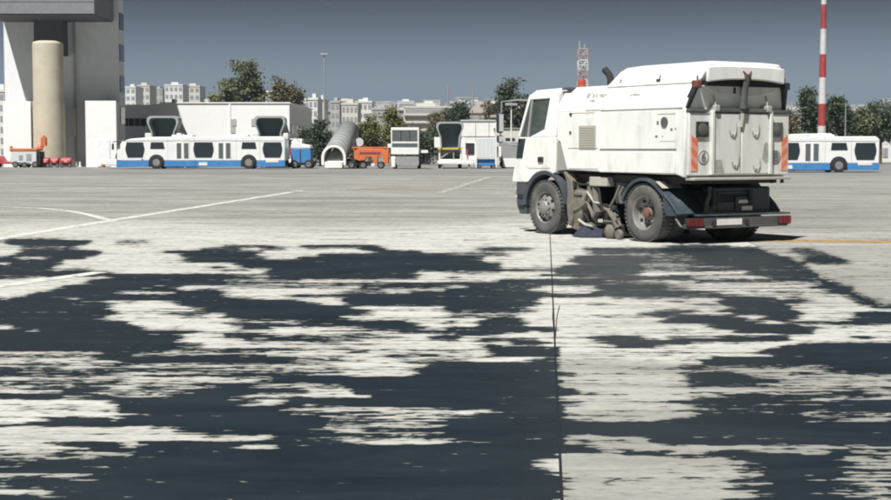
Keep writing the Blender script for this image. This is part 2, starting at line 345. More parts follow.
# thinly brushed zones: broken film between the solid patches (x0, x1, y0, y1, coverage)
for a, b_, c, d, v in ((0, 340, 350, 402, .30), (0, 120, 455, 492, .46), (690, 891, 366, 424, .30), (735, 891, 449, 497, .33), (268, 446, 400, 444, .34), (300, 446, 350, 384, .16), (600, 700, 276, 300, .25), (690, 860, 278, 296, .16), (223, 446, 330, 350, .16)):
    for k, y in enumerate(ys):
        if c <= y <= d: rows[k, a:b_] = np.maximum(rows[k, a:b_], v)
full = np.zeros((Y1 - Y0 + 1, 892), np.float32)
for i, y in enumerate(range(Y0, Y1 + 1)):
    k = min(max(np.searchsorted(ys, y, side='right') - 1, 0), len(ys) - 2)
    t = (y - ys[k]) / (ys[k + 1] - ys[k]); full[i] = rows[k] * (1 - t) + rows[k + 1] * t
ker = np.array([1, 2, 3, 2, 1], np.float32); ker /= ker.sum()
kw = np.concatenate([np.arange(1, 32), np.arange(32, 0, -1)]).astype(np.float32); kw /= kw.sum()
def fray(r, k): return np.convolve(np.pad(r, len(k) // 2, mode='edge'), k, 'valid')
for i in range(full.shape[0]):
    h_ = max(5, int(34 * (i + Y0 - HOR) / 350)); kw = np.concatenate([np.arange(1, h_), np.arange(h_, 0, -1)]).astype(np.float32); kw /= kw.sum()
    # streak ends taper sideways, but nothing crosses the open slab joint
    j = int(551.5 + (i + Y0 - HOR) * 0.033)
    j2 = min(888, int(549 + (i + Y0 - HOR) * 2.13))
    for a, b_ in ((0, j), (j, j2), (j2, 892)):
        if b_ - a > 1: full[i, a:b_] = 0.35 * fray(full[i, a:b_], ker) + 0.65 * fray(full[i, a:b_], kw)
def to_px(X, Y):
    return CX + FPX * X / Y, HOR + FPX * HCAM / Y
def refl(t, lo, hi):
    w_ = hi - lo; q = np.mod(t - lo, 2 * w_); return lo + np.where(q > w_, 2 * w_ - q, q)
def stain_at(X, Y):
    x, y = to_px(X, np.maximum(Y, 1.0)); inside = y > Y0
    x = refl(x, 1.0, 889.0); y = np.where(y > 496, refl(y, 300.0, 496.0), y)
    yy = np.clip(y - Y0, 0, full.shape[0] - 1.001); xi = np.clip(x, 0, 890.999)
    i0 = yy.astype(int); j0 = xi.astype(int); fy = yy - i0; fx = xi - j0
    v = (full[i0, j0] * (1 - fy) + full[i0 + 1, j0] * fy) * (1 - fx) + (full[i0, j0 + 1] * (1 - fy) + full[i0 + 1, j0 + 1] * fy) * fx
    return np.where(inside, v, 0.0)
def smooth(a, b, t):
    t = np.clip((t - a) / (b - a), 0, 1); return t * t * (3 - 2 * t)

# slab lanes run towards the hills, 3.8 degrees to the right
LANG = math.atan(0.0669); EX = (math.cos(LANG), -math.sin(LANG)); DY = (math.sin(LANG), math.cos(LANG))
LW, LL = 3.29, 6.6; ORG = (0.52, 6.61)
def lane_of(X, Y): return ((X - ORG[0]) * EX[0] + (Y - ORG[1]) * EX[1]) / LW

def bleach_at(X, Y):
    """how far the surface has been scrubbed pale (residue left where the sweeper has washed)"""
    x, y = to_px(X, np.maximum(Y, 1.0)); lane = lane_of(X, Y)
    b = (0.35 * smooth(185, 225, y) + 0.65 * smooth(218, 236, y + 4 * np.sin(X * 0.7))) * (1 - 0.4 * smooth(400, 470, y))
    b = b * np.where((lane > 0) & (lane < 1), 1 - 0.6 * smooth(352, 366, y + 5 * np.sin(X * 2.1)), 1)
    b = b * np.where(lane > 1, 0.35, 1.0)
    b = b * (1 - 0.35 * smooth(560, 640, x) * smooth(272, 300, y) * (1 - smooth(320, 345, y)))
    return b

def concrete(name, base, pale, slab=True):
    m = bpy.data.materials.new(name); m.use_nodes = True; n = m.node_tree; L = n.links.new; b = n.nodes['Principled BSDF']
    N = lambda t: n.nodes.new(t)
    g = N('ShaderNodeNewGeometry')
    def noise(scale, stretch, detail=8, rough=0.65, dist=0.0):
        mp = N('ShaderNodeMapping'); mp.inputs['Scale'].default_value = stretch; L(g.outputs['Position'], mp.inputs[0])
        no = N('ShaderNodeTexNoise'); no.inputs['Scale'].default_value = scale; no.inputs['Detail'].default_value = detail
        no.inputs['Roughness'].default_value = rough; no.inputs['Distortion'].default_value = dist; L(mp.outputs[0], no.inputs['Vector']); return no.outputs[0]
    def rng(v, a, b_, c, d, smoothst=False):
        r = N('ShaderNodeMapRange'); r.inputs['From Min'].default_value = a; r.inputs['From Max'].default_value = b_
        r.inputs['To Min'].default_value = c; r.inputs['To Max'].default_value = d
        if smoothst: r.interpolation_type = 'SMOOTHSTEP'
        L(v, r.inputs['Value']); return r.outputs[0]
    def mth(op, a, b_):
        q = N('ShaderNodeMath'); q.operation = op
        for i, v in enumerate((a, b_)):
            if isinstance(v, (int, float)): q.inputs[i].default_value = v
            else: L(v, q.inputs[i])
        return q.outputs[0]
    def mixc(f, a, b_):
        q = N('ShaderNodeMix'); q.data_type = 'RGBA'
        L(f, q.inputs['Factor'])
        for k, v in (('A', a), ('B', b_)):
            if isinstance(v, tuple): q.inputs[k].default_value = (*v, 1)
            else: L(v, q.inputs[k])
        return q.outputs['Result']
    streak = noise(1.6, (0.14, 1.5, 1), 10, 0.68, 0.3)
    fine = noise(14.0, (1, 1.6, 1), 6, 0.7)
    blot = noise(0.35, (0.5, 1.2, 1), 5, 0.6)
    col = mixc(rng(blot, 0.36, 0.62, 0, 1), base, tuple(c * 1.6 for c in base))
    # worn tracks across the apron, long and thin
    tr = noise(0.5, (0.06, 1.4, 1), 7, 0.6)
    col = mixc(rng(tr, 0.52, 0.70, 0, 0.5), col, tuple(min(1, c * 1.6) for c in base))
    col = mixc(rng(tr, 0.46, 0.30, 0, 0.6), col, tuple(c * 0.68 for c in base))
    if slab:
        at = N('ShaderNodeAttribute'); at.attribute_name = 'bleach'
        bl = mth('ADD', at.outputs['Fac'], rng(streak, 0.28, 0.72, -0.32, 0.26))
        col = mixc(rng(bl, 0.15, 0.85, 0, 1, True), col, pale)
    col2 = N('ShaderNodeVectorMath'); col2.operation = 'SCALE'; L(col, col2.inputs[0]); L(rng(fine, 0.3, 0.7, 0.80, 1.14), col2.inputs['Scale']); col = col2.outputs[0]
    # oil drips and old scuffs
    sp = noise(1.7, (1, 1, 1), 4, 0.6); col = mixc(rng(sp, 0.68, 0.76, 0, 0.55), col, (0.09, 0.085, 0.075))
    mott = noise(1.1, (0.55, 1.3, 1), 8, 0.72, 0.5); m2 = N('ShaderNodeVectorMath'); m2.operation = 'SCALE'; L(col, m2.inputs[0]); L(rng(mott, 0.32, 0.62, 0.87, 1.05), m2.inputs['Scale']); col = m2.outputs[0]
    rough = rng(fine, 0, 1, 0.75, 0.95)
    if slab:
        aw = N('ShaderNodeAttribute'); aw.attribute_name = 'stain'
        s2 = noise(1.0, (0.9, 5.5, 1), 8, 0.66, 0.15)
        s3 = noise(1.0, (7.0, 13.0, 1), 4, 0.6, 0.3); s4 = noise(1.0, (0.35, 17.0, 1), 6, 0.65)
        wv = mth('ADD', rng(aw.outputs['Fac'], 0, 1, -0.16, 1.0), rng(s2, 0.36, 0.64, -0.38, 0.38))
        wv = mth('ADD', wv, rng(s3, 0.34, 0.66, -0.38, 0.38)); wv = mth('ADD', wv, rng(s4, 0.36, 0.64, -0.30, 0.30))
        wet = rng(wv, 0.20, 0.36, 0, 1, True); damp = rng(wv, -0.20, 0.27, 0, 0.75)
        col = mixc(damp, col, (0.24, 0.235, 0.20))
        cov2 = rng(aw.outputs['Fac'], 0.06, 0.75, 0, 0.72, True); cov2 = mth('MULTIPLY', cov2, rng(s4, 0.38, 0.62, 0.35, 1.0))
        col = mixc(cov2, col, (0.155, 0.165, 0.15))
        wetc = mixc(rng(mott, 0.32, 0.68, 0, 1), (0.0055, 0.0115, 0.0165), (0.019, 0.028, 0.035))
        col = mixc(wet, col, wetc)
        q = N('ShaderNodeMix'); q.data_type = 'FLOAT'; L(wet, q.inputs['Factor']); L(rough, q.inputs['A']); L(rng(mott, 0.3, 0.7, 0.36, 0.56), q.inputs['B']); rough = q.outputs['Result']
    L(col, b.inputs['Base Color']); L(rough, b.inputs['Roughness']); b.inputs['Specular IOR Level'].default_value = 0.35
    bu = N('ShaderNodeBump'); bu.inputs['Strength'].default_value = 0.25; bu.inputs['Distance'].default_value = 0.01
    L(fine, bu.inputs['Height']); L(bu.outputs[0], b.inputs['Normal'])
    MATS[name] = m; return m
concrete('slab_concrete', (0.22, 0.218, 0.203), (0.52, 0.515, 0.48))
concrete('old_apron', (0.17, 0.17, 0.16), (0.5, 0.5, 0.45), slab=False)

apron = MB().add([(-9000, -300, GZ), (9000, -300, GZ), (9000, 12000, GZ), (-9000, 12000, GZ)], [(0, 1, 2, 3)]).build('apron', 'old_apron')
tag(apron, kind='structure')
GAPX, GAPY = 0.003, 0.002
def slab(i, j):
    gap = lambda k: (0.015 if k in (0, 1) else GAPX) / 2
    x0, x1 = i * LW + gap(i), (i + 1) * LW - gap(i + 1); y0, y1 = -6.6 + j * LL + GAPY / 2, -6.6 + (j + 1) * LL - GAPY / 2
    mx_, my_ = ORG[0] + DY[0] * (y0 + y1) / 2 + EX[0] * (x0 + x1) / 2, ORG[1] + DY[1] * (y0 + y1) / 2 + EX[1] * (x0 + x1) / 2
    if my_ < -2: return
    near = my_ + 3.5
    half = 0.36 * near + 3.5
    if abs(mx_) > half: return
    if my_ > 34: nx, ny = 4, 8
    elif my_ > 13: nx, ny = 36, 96
    else: nx, ny = 66, 260
    xs = np.linspace(x0, x1, nx + 1); yy = np.linspace(y0, y1, ny + 1)
    A, B = np.meshgrid(xs, yy); X = ORG[0] + EX[0] * A + DY[0] * B; Y = ORG[1] + EX[1] * A + DY[1] * B
    n = X.size; top = np.stack([X.ravel(), Y.ravel(), np.zeros(n)], 1)
    idx = np.arange(n).reshape(ny + 1, nx + 1)
    q = np.stack([idx[:-1, :-1], idx[:-1, 1:], idx[1:, 1:], idx[1:, :-1]], -1).reshape(-1, 4)
    rim = np.concatenate([idx[0, :], idx[1:, -1], idx[-1, -2::-1], idx[-2:0:-1, 0]])
    low = top[rim].copy(); low[:, 2] = GZ + 0.001; k = len(rim)
    s_ = np.stack([rim, n + np.arange(k), n + (np.arange(k) + 1) % k, np.roll(rim, -1)], 1)
    V = np.concatenate([top, low]); F = np.concatenate([q, s_])
    me = bpy.data.meshes.new('concrete_slab'); me.vertices.add(len(V)); me.vertices.foreach_set('co', V.ravel().astype(np.float32))
    me.loops.add(F.size); me.loops.foreach_set('vertex_index', F.ravel().astype(np.int32))
    me.polygons.add(len(F)); me.polygons.foreach_set('loop_start', np.arange(0, F.size, 4, dtype=np.int32))
    me.update(calc_edges=True); me.validate(); me.shade_flat()
    for nm, fn in (('stain', stain_at), ('bleach', bleach_at)):
        a = me.attributes.new(nm, 'FLOAT', 'POINT'); a.data.foreach_set('value', fn(V[:, 0], V[:, 1]).astype(np.float32))
    me.materials.append(MATS['slab_concrete'])
    o = bpy.data.objects.new('concrete_slab', me); C.objects.link(o); o.parent = apron
for j in range(0, 13):
    for i in range(-14, 14): slab(i, j)

mat('bitumen', (0.008, 0.009, 0.010), 0.8)
for k in (0, 1):                                # open joints poured with bitumen
    for j in range(0, 8):
        y0, y1 = -6.6 + j * LL, -6.6 + (j + 1) * LL - 0.01; q = MB()
        c = [(k * LW + sx * 0.007, yy_) for sx, yy_ in ((-1, y0), (1, y0), (1, y1), (-1, y1))]
        q.add([(ORG[0] + EX[0] * a + DY[0] * b_, ORG[1] + EX[1] * a + DY[1] * b_, z) for z in (GZ + 0.002, -0.003) for a, b_ in c], [(3, 2, 1, 0), (4, 5, 6, 7), (0, 1, 5, 4), (1, 2, 6, 5), (2, 3, 7, 6), (3, 0, 4, 7)])
        q.build('joint_sealant', 'bitumen', apron)
# painted lines, worn
def paint(name, col, wear=0.45):
    m = mat(name, col, 0.7, var=0.1); n = m.node_tree; b = n.nodes['Principled BSDF']
    g = n.nodes.new('ShaderNodeNewGeometry'); no = n.nodes.new('ShaderNodeTexNoise'); no.inputs['Scale'].default_value = 5; no.inputs['Detail'].default_value = 8
    n.links.new(g.outputs['Position'], no.inputs['Vector'])
    r = n.nodes.new('ShaderNodeMapRange'); r.inputs['From Min'].default_value = wear - 0.08; r.inputs['From Max'].default_value = wear + 0.08
    n.links.new(no.outputs[0], r.inputs['Value']); n.links.new(r.outputs[0], b.inputs['Alpha'])
paint('paint_white', (0.62, 0.62, 0.58), 0.38); paint('paint_yellow', (0.42, 0.27, 0.10), 0.46); paint('paint_faint', (0.46, 0.45, 0.40), 0.45)
def line(pts, wd, m, z=0.004):
    mb = MB(); P = [Vector((p[0], p[1], 0)) for p in pts]; L_, R_ = [], []
    for i, p in enumerate(P):
        d = (P[min(i + 1, len(P) - 1)] - P[max(i - 1, 0)]).normalized(); nrm = Vector((-d.y, d.x, 0)) * wd / 2
        L_.append((p.x + nrm.x, p.y + nrm.y, z)); R_.append((p.x - nrm.x, p.y - nrm.y, z))
    n = len(P); mb.add(L_ + R_, [(i, i + 1, n + i + 1, n + i) for i in range(n - 1)])
    o = mb.build('painted_line', m); tag(o, kind='structure'); return o
def pl(pts): return [gnd(*p) for p in pts]
line([(-8.9, 12.0), (-7.64, 26.2), (-7.15, 33), (-5.3, 55)], 0.28, 'paint_white')
line(pl([(-30, 206.5), (10, 207), (40, 208.2), (67, 210.8), (88, 214.5), (108, 220)]), 0.22, 'paint_white', 0.006)
line(pl([(-60, 216), (0, 217), (100, 220)]), 0.16, 'paint_faint', 0.006)
line(pl([(118, 219.5), (200, 216), (300, 212), (420, 208)]), 0.16, 'paint_faint', 0.006)
line(pl([(-50, 293), (0, 286.5), (64, 277.3), (100, 272.5)]), 0.24, 'paint_white')
line(pl([(700, 240), (780, 240.5), (891, 242), (1000, 243.5)]), 0.75, 'paint_yellow')
line(pl([(290, 192), (360, 188.5)]), 0.4, 'paint_faint')
line(pl([(364, 188.4), (430, 187.0)]), 0.7, 'paint_yellow')
line(pl([(434, 186.9), (520, 185)]), 0.4, 'paint_faint')
line(pl([(440, 193), (470, 183), (490, 177)]), 0.35, 'paint_faint', 0.008)

cr = line(pl([(555.5, 345), (556.6, 330), (557.4, 318), (560.2, 306)]), 0.008, 'bitumen', 0.003); cr.name = 'pavement_crack'
cr = line(pl([(554.4, 330), (553.2, 318), (553.6, 306), (552.6, 296)]), 0.008, 'bitumen', 0.003); cr.name = 'pavement_crack'
# ================================================================== STREET SWEEPER
TH = R(58); FWD = Vector((-math.cos(TH), math.sin(TH), 0)); LEFT = Vector((-math.sin(TH), -math.cos(TH), 0))
px_, py_ = gnd(643, 242)
HW = 1.12
org = Vector((px_, py_, 0)) - LEFT * HW
T = empty('street_sweeper', org, math.atan2(FWD.y, FWD.x), 'white road sweeper lorry with ribbed rear door and dusty brush gear', 'sweeper truck')
# local frame: +x forward, +y left (towards the camera), rear axle at x = 0
WB = 2.79
def wheel(x, side, rear):
    c = (x, 0, 0.485); r = 0.485
    root_y = side * (HW - 0.0)
    s = side
    wo = (lambda t: root_y + s * t)
    def build(off, outer):
        # tyre profile: (radius, offset), offset grows outwards
        wd = 0.26
        pr = [(0.29, -wd), (0.40, -wd - 0.0), (0.455, -wd + 0.012), (0.485, -wd + 0.05), (0.485, -0.05), (0.455, -0.012), (0.40, 0.0), (0.335, -0.004), (0.288, -0.02), (0.285, -0.10)]
        return [(a, wo(off + b)) for a, b in pr]
    prs = [build(0.0, True)] + ([build(-0.30, False)] if rear else [])
    mb = MB()
    for pr in prs:
        n = 44; rings = [[(x + a * math.cos(2 * math.pi * i / n), t, 0.485 + a * math.sin(2 * math.pi * i / n)) for i in range(n)] for a, t in pr]
        mb.loft(rings + [rings[0]], cap=False)
    # tread blocks
    for i in range(44):
        a = 2 * math.pi * (i + 0.5) / 44
        for off in ([-0.055, -0.205] + ([-0.355, -0.505] if rear else [])):
            ca, sa = math.cos(a), math.sin(a); da = 0.046
            vs = []
            for rr in (0.478, 0.494):
                for aa in (-da, da):
                    for tt in (-0.045, 0.045):
                        vs.append((x + rr * math.cos(a + aa), wo(off + tt - 0.0), 0.485 + rr * math.sin(a + aa)))
            mb.add(vs, [(0, 1, 3, 2), (4, 6, 7, 5), (0, 4, 5, 1), (2, 3, 7, 6), (0, 2, 6, 4), (1, 5, 7, 3)])
    tz = mb.build('wheel', 'tyre', T, smooth=True)
    rim = MB()
    dish = [(0.29, -0.015), (0.27, -0.03), (0.255, -0.12), (0.19, -0.17), (0.10, -0.175), (0.085, -0.09), (0.0, -0.085)] if rear else \
           [(0.29, -0.015), (0.27, -0.03), (0.25, -0.075), (0.205, -0.03), (0.135, -0.005), (0.125, 0.03), (0.10, 0.05), (0.0, 0.052)]
    n = 36; rim.loft([[(x + a * math.cos(2 * math.pi * i / n), wo(b), 0.485 + a * math.sin(2 * math.pi * i / n)) for i in range(n)] for a, b in dish], cap=False)
    rim.build('rim', 'rim', tz, smooth=True)
    for k in range(8):
        a = 2 * math.pi * k / 8 + 0.2; rr = 0.222; y0 = wo((-0.135 if rear else -0.046)); y1 = wo((-0.115 if rear else -0.02))
        hole = MB(); hole.cyl((x + rr * math.cos(a), y0, 0.485 + rr * math.sin(a)), (x + rr * math.cos(a), y1, 0.485 + rr * math.sin(a)), 0.028, n=10)
        hole.build('hand_hole', 'dark_rubber', tz)
    for k in range(10):
        a = 2 * math.pi * k / 10; rr = 0.155; y0 = wo(-0.175 if rear else -0.015); y1 = wo(-0.14 if rear else 0.025)
        nut = MB(); nut.cyl((x + rr * math.cos(a), y0, 0.485 + rr * math.sin(a)), (x + rr * math.cos(a), y1, 0.485 + rr * math.sin(a)), 0.02, n=6)
        nut.build('wheel_nut', 'rim', tz)
    hb = MB(); hb.lathe([(0.09, wo(-0.18) - 0), (0.085, wo(-0.06) if rear else wo(0.055)), (0.05, wo(-0.045) if rear else wo(0.07)), (0.0, wo(-0.04) if rear else wo(0.072))], (x, 0, 0.485), 'y', 18)
    hb.build('hub', 'hub_red' if rear else 'rim', tz, smooth=True)
for s in (1, -1):
    wheel(0, s, True); wheel(WB, s, False)

# ---- chassis
mb = MB()
for s in (1, -1): mb.box(-0.95, 3.6, s * 0.36, s * 0.44, 0.62, 0.86)
for u in (-0.9, -0.3, 0.6, 1.3, 2.0, 3.0): mb.box(u, u + 0.08, -0.36, 0.36, 0.66, 0.82)
mb.cyl((0, -0.95, 0.485), (0, 0.95, 0.485), 0.085); mb.cyl((WB, -0.95, 0.47), (WB, 0.95, 0.47), 0.06)
mb.lathe([(0.0, -0.2), (0.19, -0.12), (0.21, 0), (0.19, 0.12), (0, 0.2)], (0, 0, 0.5), 'x', 16)
mb.box(1.4, 2.3, -0.3, 0.3, 0.45, 1.0); mb.box(-0.98, 2.35, -0.95, 0.95, 0.98, 1.10)
mb.box(0.75, 1.55, -1.0, -0.55, 0.4, 0.95)
mb.build('chassis', 'chassis', T, bevel=0.008)
mb = MB()
for s in (1, -1):
    for k, (L_, z) in enumerate(((1.2, 0.60), (0.95, 0.575), (0.7, 0.55))): mb.box(-L_ / 2, L_ / 2, s * 0.55, s * 0.63, z, z + 0.02)
mb.build('leaf_spring', 'chassis', T)

# ---- cab: open shell of panels, glass, seat
CR, CF = 2.47, 3.80
def cw(z): return 1.115 if z <= 1.78 else 1.115 - 0.11 * (z - 1.78) / 0.8
arch_pts = [(WB + 0.60 * math.cos(R(a)), 0.50 + 0.60 * math.sin(R(a))) for a in range(8, 173, 11)]
prof = [(CR, 1.12), (CR, 1.76), (3.62, 1.76), (3.73, 1.36), (3.82, 1.02), (3.84, 0.93), (WB + 0.60, 0.93)] + [p for p in arch_pts if p[1] > 0.95 and p[0] > CR + 0.05]
shell = MB()
for s in (1, -1): shell.prism(prof, s * 1.115, s * 1.06, 'y')
shell.prism([(3.82, 1.02), (3.73, 1.36), (3.62, 1.76), (3.57, 1.76), (3.68, 1.36), (3.77, 1.02)], -1.06, 1.06)     # front panel
shell.prism([(3.45, 2.47), (3.40, 2.56), (3.25, 2.62), (2.50, 2.635), (CR, 2.60), (CR, 2.53), (3.30, 2.52)], -0.985, 0.985)   # roof
shell.box(CR, CR + 0.05, -1.06, 1.06, 1.1, 2.55)                                                                  # back wall
shell.box(CR, 3.6, -1.05, 1.05, 1.10, 1.16)
for s in (1, -1):
    def quad(pts, th=0.05):
        a = [(u, s * cw(z), z) for u, z in pts]; b = [(u, s * (cw(z) - th), z) for u, z in pts]; n = len(pts)
        shell.add(a + b, [tuple(range(n)), tuple(range(2 * n - 1, n - 1, -1))] + [(i, (i + 1) % n, n + (i + 1) % n, n + i) for i in range(n)])
    quad([(CR, 1.76), (2.86, 1.76), (2.775, 2.47), (2.775, 2.56), (CR, 2.585)])            # wide rear quarter
    quad([(3.60, 1.76), (3.665, 1.76), (3.455, 2.50), (3.395, 2.50)])                       # windscreen pillar
    quad([(2.775, 2.46), (3.47, 2.445), (3.42, 2.55), (2.775, 2.57)])                       # rail over the door
    quad([(2.86, 1.76), (3.29, 1.76), (2.845, 1.90)])                                        # rising waist line
shell = shell.build('cab', 'truck_white', T, bevel=0.014)
for s in (1, -1):
    door = MB(); door.prism([(2.62, 1.2), (2.62, 1.74), (3.36, 1.72), (3.42, 1.40), (3.40, 1.24), (3.30, 1.19)], s * 1.116, s * 1.124, 'y')
    door = door.build('door', 'truck_white', T, bevel=0.004)
    h = MB(); h.box(2.82, 2.98, s * 1.122, s * 1.15, 1.30, 1.40); h.build('handle', 'black_plastic', door, bevel=0.01)
def pane(name, pts, s, inset, m=None, parent=None):
    a = [(u, s * (cw(z) - inset), z) for u, z in pts]; b = [(u, s * (cw(z) - inset - 0.006), z) for u, z in pts]; n = len(pts)
    q = MB().add(a + b, [tuple(range(n)), tuple(range(2 * n - 1, n - 1, -1))] + [(i, (i + 1) % n, n + (i + 1) % n, n + i) for i in range(n)])
    return q.build(name, m or 'cab_glass', parent or T)
for s in (1, -1):
    pane('side_window', [(2.845, 1.875), (3.33, 1.745), (3.32, 2.455), (2.775, 2.48)], s, 0.028)
    pane('quarter_window', [(3.37, 1.74), (3.64, 1.74), (3.45, 2.455), (3.36, 2.455)], s, 0.028)
    q = MB(); a_ = [(3.33, 1.74), (3.37, 1.74), (3.36, 2.46), (3.32, 2.46)]
    q.add([(u, s * (cw(z) - 0.005), z) for u, z in a_] + [(u, s * (cw(z) - 0.04), z) for u, z in a_], [(0, 1, 2, 3), (7, 6, 5, 4), (0, 1, 5, 4), (1, 2, 6, 5), (2, 3, 7, 6), (3, 0, 4, 7)]); q.build('window_post', 'truck_grey', T)
    low = [(3.50, 1.37), (3.70, 1.37), (3.625, 1.735), (3.40, 1.735)]
    q = MB(); q.prism(low, s * 1.117, s * 1.122, 'y'); q.build('low_window', 'bus_glass', T)
q = MB(); q.add([(3.64, 1.06, 1.76), (3.64, -1.06, 1.76), (3.44, -0.97, 2.50), (3.44, 0.97, 2.50), (3.63, 1.06, 1.76), (3.63, -1.06, 1.76), (3.43, -0.97, 2.50), (3.43, 0.97, 2.50)],
               [(0, 1, 2, 3), (7, 6, 5, 4), (0, 1, 5, 4), (1, 2, 6, 5), (2, 3, 7, 6), (3, 0, 4, 7)]); q.build('windscreen', 'cab_glass', T)
for y in (0.55, -0.55):
    q = MB(); q.box(2.62, 3.12, y - 0.25, y + 0.25, 1.45, 1.62); q.loft([[(2.62, y - 0.25, 1.6), (2.76, y - 0.25, 1.6), (2.76, y + 0.25, 1.6), (2.62, y + 0.25, 1.6)], [(2.54, y - 0.2, 2.16), (2.63, y - 0.2, 2.16), (2.63, y + 0.2, 2.16), (2.54, y + 0.2, 2.16)]])
    q.box(2.53, 2.62, y - 0.13, y + 0.13, 2.18, 2.38); q.build('seat', 'seat_cloth', T, bevel=0.03)
q = MB(); q.box(3.35, 3.6, -1.0, 1.0, 1.4, 1.72); q.lathe([(0.20, -0.015), (0.22, 0), (0.20, 0.015)], (3.2, 0.55, 1.78), 'x', 20); q.build('dashboard', 'cab_inside', T, bevel=0.02)
# arch lip, bumper, step
q = MB(); n = 15
rings = []
for k in range(n + 1):
    a = R(2 + 172 * k / n); rings.append([(WB + r * math.cos(a), y, 0.50 + r * math.sin(a)) for r, y in ((0.585, 1.125), (0.655, 1.145), (0.655, 0.80), (0.585, 0.80))])
q.loft(rings); q.build('wheel_arch', 'bumper_plastic', T, smooth=True)
q = MB(); q.loft([[(-1, 0, 0)] for _ in range(0)]) if False else None
def bumper_ring(z, d):
    return [(3.38 + 0.02, 1.10, z), (3.70 + d, 1.10, z), (3.84 + d, 0.95, z), (3.90 + d, 0.5, z), (3.90 + d, -0.5, z), (3.84 + d, -0.95, z), (3.70 + d, -1.10, z), (3.40, -1.10, z), (3.40, -1.0, z), (3.40, 1.0, z)]
q.loft([bumper_ring(0.34, -0.10), bumper_ring(0.50, 0.0), bumper_ring(0.90, 0.02), bumper_ring(0.94, -0.02)]); q.build('front_bumper', 'bumper_plastic', T, bevel=0.02)
for a, b, c in ((3.66, 0.64, 0.70), (3.62, 0.46, 0.50)): q = MB(); q.box(3.44, a, 1.09, 1.118, b, c); q.build('cab_step', 'chassis', T)
for s in (1, -1):
    q = MB(); q.box(3.84, 3.93, s * 0.70, s * 0.98, 0.62, 0.82); q.build('headlight', 'sticker', T, bevel=0.02)
# mirrors on long arms ahead of the doors
for s in (1, -1):
    q = MB(); q.tube([(3.47, s * 1.02, 2.44), (3.60, s * 1.18, 2.45), (3.86, s * 1.34, 2.42), (3.87, s * 1.36, 1.75), (3.70, s * 1.24, 1.62), (3.66, s * 1.10, 1.60)], 0.016, 6)
    arm = q.build('mirror_arm', 'grey_steel', T, smooth=True)
    q = MB(); q.box(3.84, 3.94, s * 1.30, s * 1.42, 1.84, 2.22); q.box(3.84, 3.93, s * 1.30, s * 1.42, 1.66, 1.80); q.build('mirror_case', 'black_plastic', arm, bevel=0.03)
    q = MB(); q.box(3.835, 3.842, s * 1.315, s * 1.405, 1.87, 2.19); q.box(3.835, 3.842, s * 1.315, s * 1.405, 1.68, 1.78); q.build('mirror_glass', 'pale_steel', arm)
q = MB(); q.lathe([(0.085, 0.0), (0.085, 0.02), (0.07, 0.03), (0.072, 0.10), (0.055, 0.14), (0.0, 0.155)], (2.36, 0.62, 2.655), 'z', 18); q.build('beacon', 'orange_lens', T, smooth=True)
q = MB(); q.box(2.20, 2.45, 0.85, 0.99, 2.60, 2.64); q.build('roof_latch', 'bumper_plastic', T)

# ---- bodywork
body = MB()
body.prism([(2.44, 2.20), (2.44, 1.72), (2.34, 1.66), (2.14, 1.17), (1.10, 1.15), (-0.45, 1.13), (-0.80, 1.13), (-1.0, 1.08), (-1.02, 2.20)], -1.105, 1.105)
body = body.build('body', 'truck_white', T, bevel=0.02)
for s in (1, -1): q = MB(); q.box(-0.80, 1.17, s * 1.105, s * 1.135, 1.145, 1.505); q.build('lower_skirt', 'truck_white', T, bevel=0.012)
for s in (1, -1): q = MB(); q.box(-0.82, 1.17, s * 1.105, s * 1.120, 1.545, 2.175); q.build('side_panel', 'truck_white', T, bevel=0.006)
q = MB(); q.box(1.24, 2.10, 1.105, 1.116, 1.56, 2.10); q.box(1.24, 2.08, 1.105, 1.114, 1.20, 1.52); q.build('engine_panel', 'truck_white', T, bevel=0.006)
q = MB(); q.box(-0.80, 1.19, 1.104, 1.108, 1.506, 1.544); q.build('panel_groove', 'truck_grey', T)
q = MB(); q.prism([(2.465, 1.68), (2.35, 1.66), (2.15, 1.17), (2.465, 1.15)], 0.90, 1.085); q.build('front_filler', 'truck_grey', T, bevel=0.01)
vent = MB(); vent.box(1.29, 1.77, 1.116, 1.124, 1.55, 1.95); vent = vent.build('vent', 'vent_grey', T)
q = MB()
for k in range(9): q.box(1.32, 1.74, 1.124, 1.131, 1.57 + k * 0.042, 1.59 + k * 0.042)
q.build('louvre_slats', 'vent_grey', vent)
# upper shell: sides lean in, gently rounded roof edge
def ring(z, u0, u1, wy): return [(u0, wy, z), (u0, -wy, z), (u1, -wy, z), (u1, wy, z)]
up = MB().loft([ring(2.195, 2.44, -1.0, 1.10), ring(2.30, 2.44, -1.02, 1.085), ring(2.55, 2.42, -1.05, 0.95), ring(2.625, 2.40, -1.05, 0.87), ring(2.65, 2.36, -1.04, 0.76)])
up.build('upper_body', 'truck_white', T, bevel=0.012)
q = MB(); q.box(1.05, 1.60, 1.088, 1.10, 2.20, 2.222); q.box(-0.95, 1.17, 1.095, 1.112, 2.196, 2.214); q.build('seam_trim', 'vent_grey', T)
hop = MB().loft([ring(2.60, 1.28, -1.04, 0.93), ring(2.66, 1.22, -1.13, 0.90), ring(2.86, 1.00, -1.20, 0.83), ring(2.93, 0.90, -1.20, 0.76), ring(2.965, 0.70, -1.0, 0.55)])
hop.build('hopper', 'truck_white', T, bevel=0.03, seg=3)
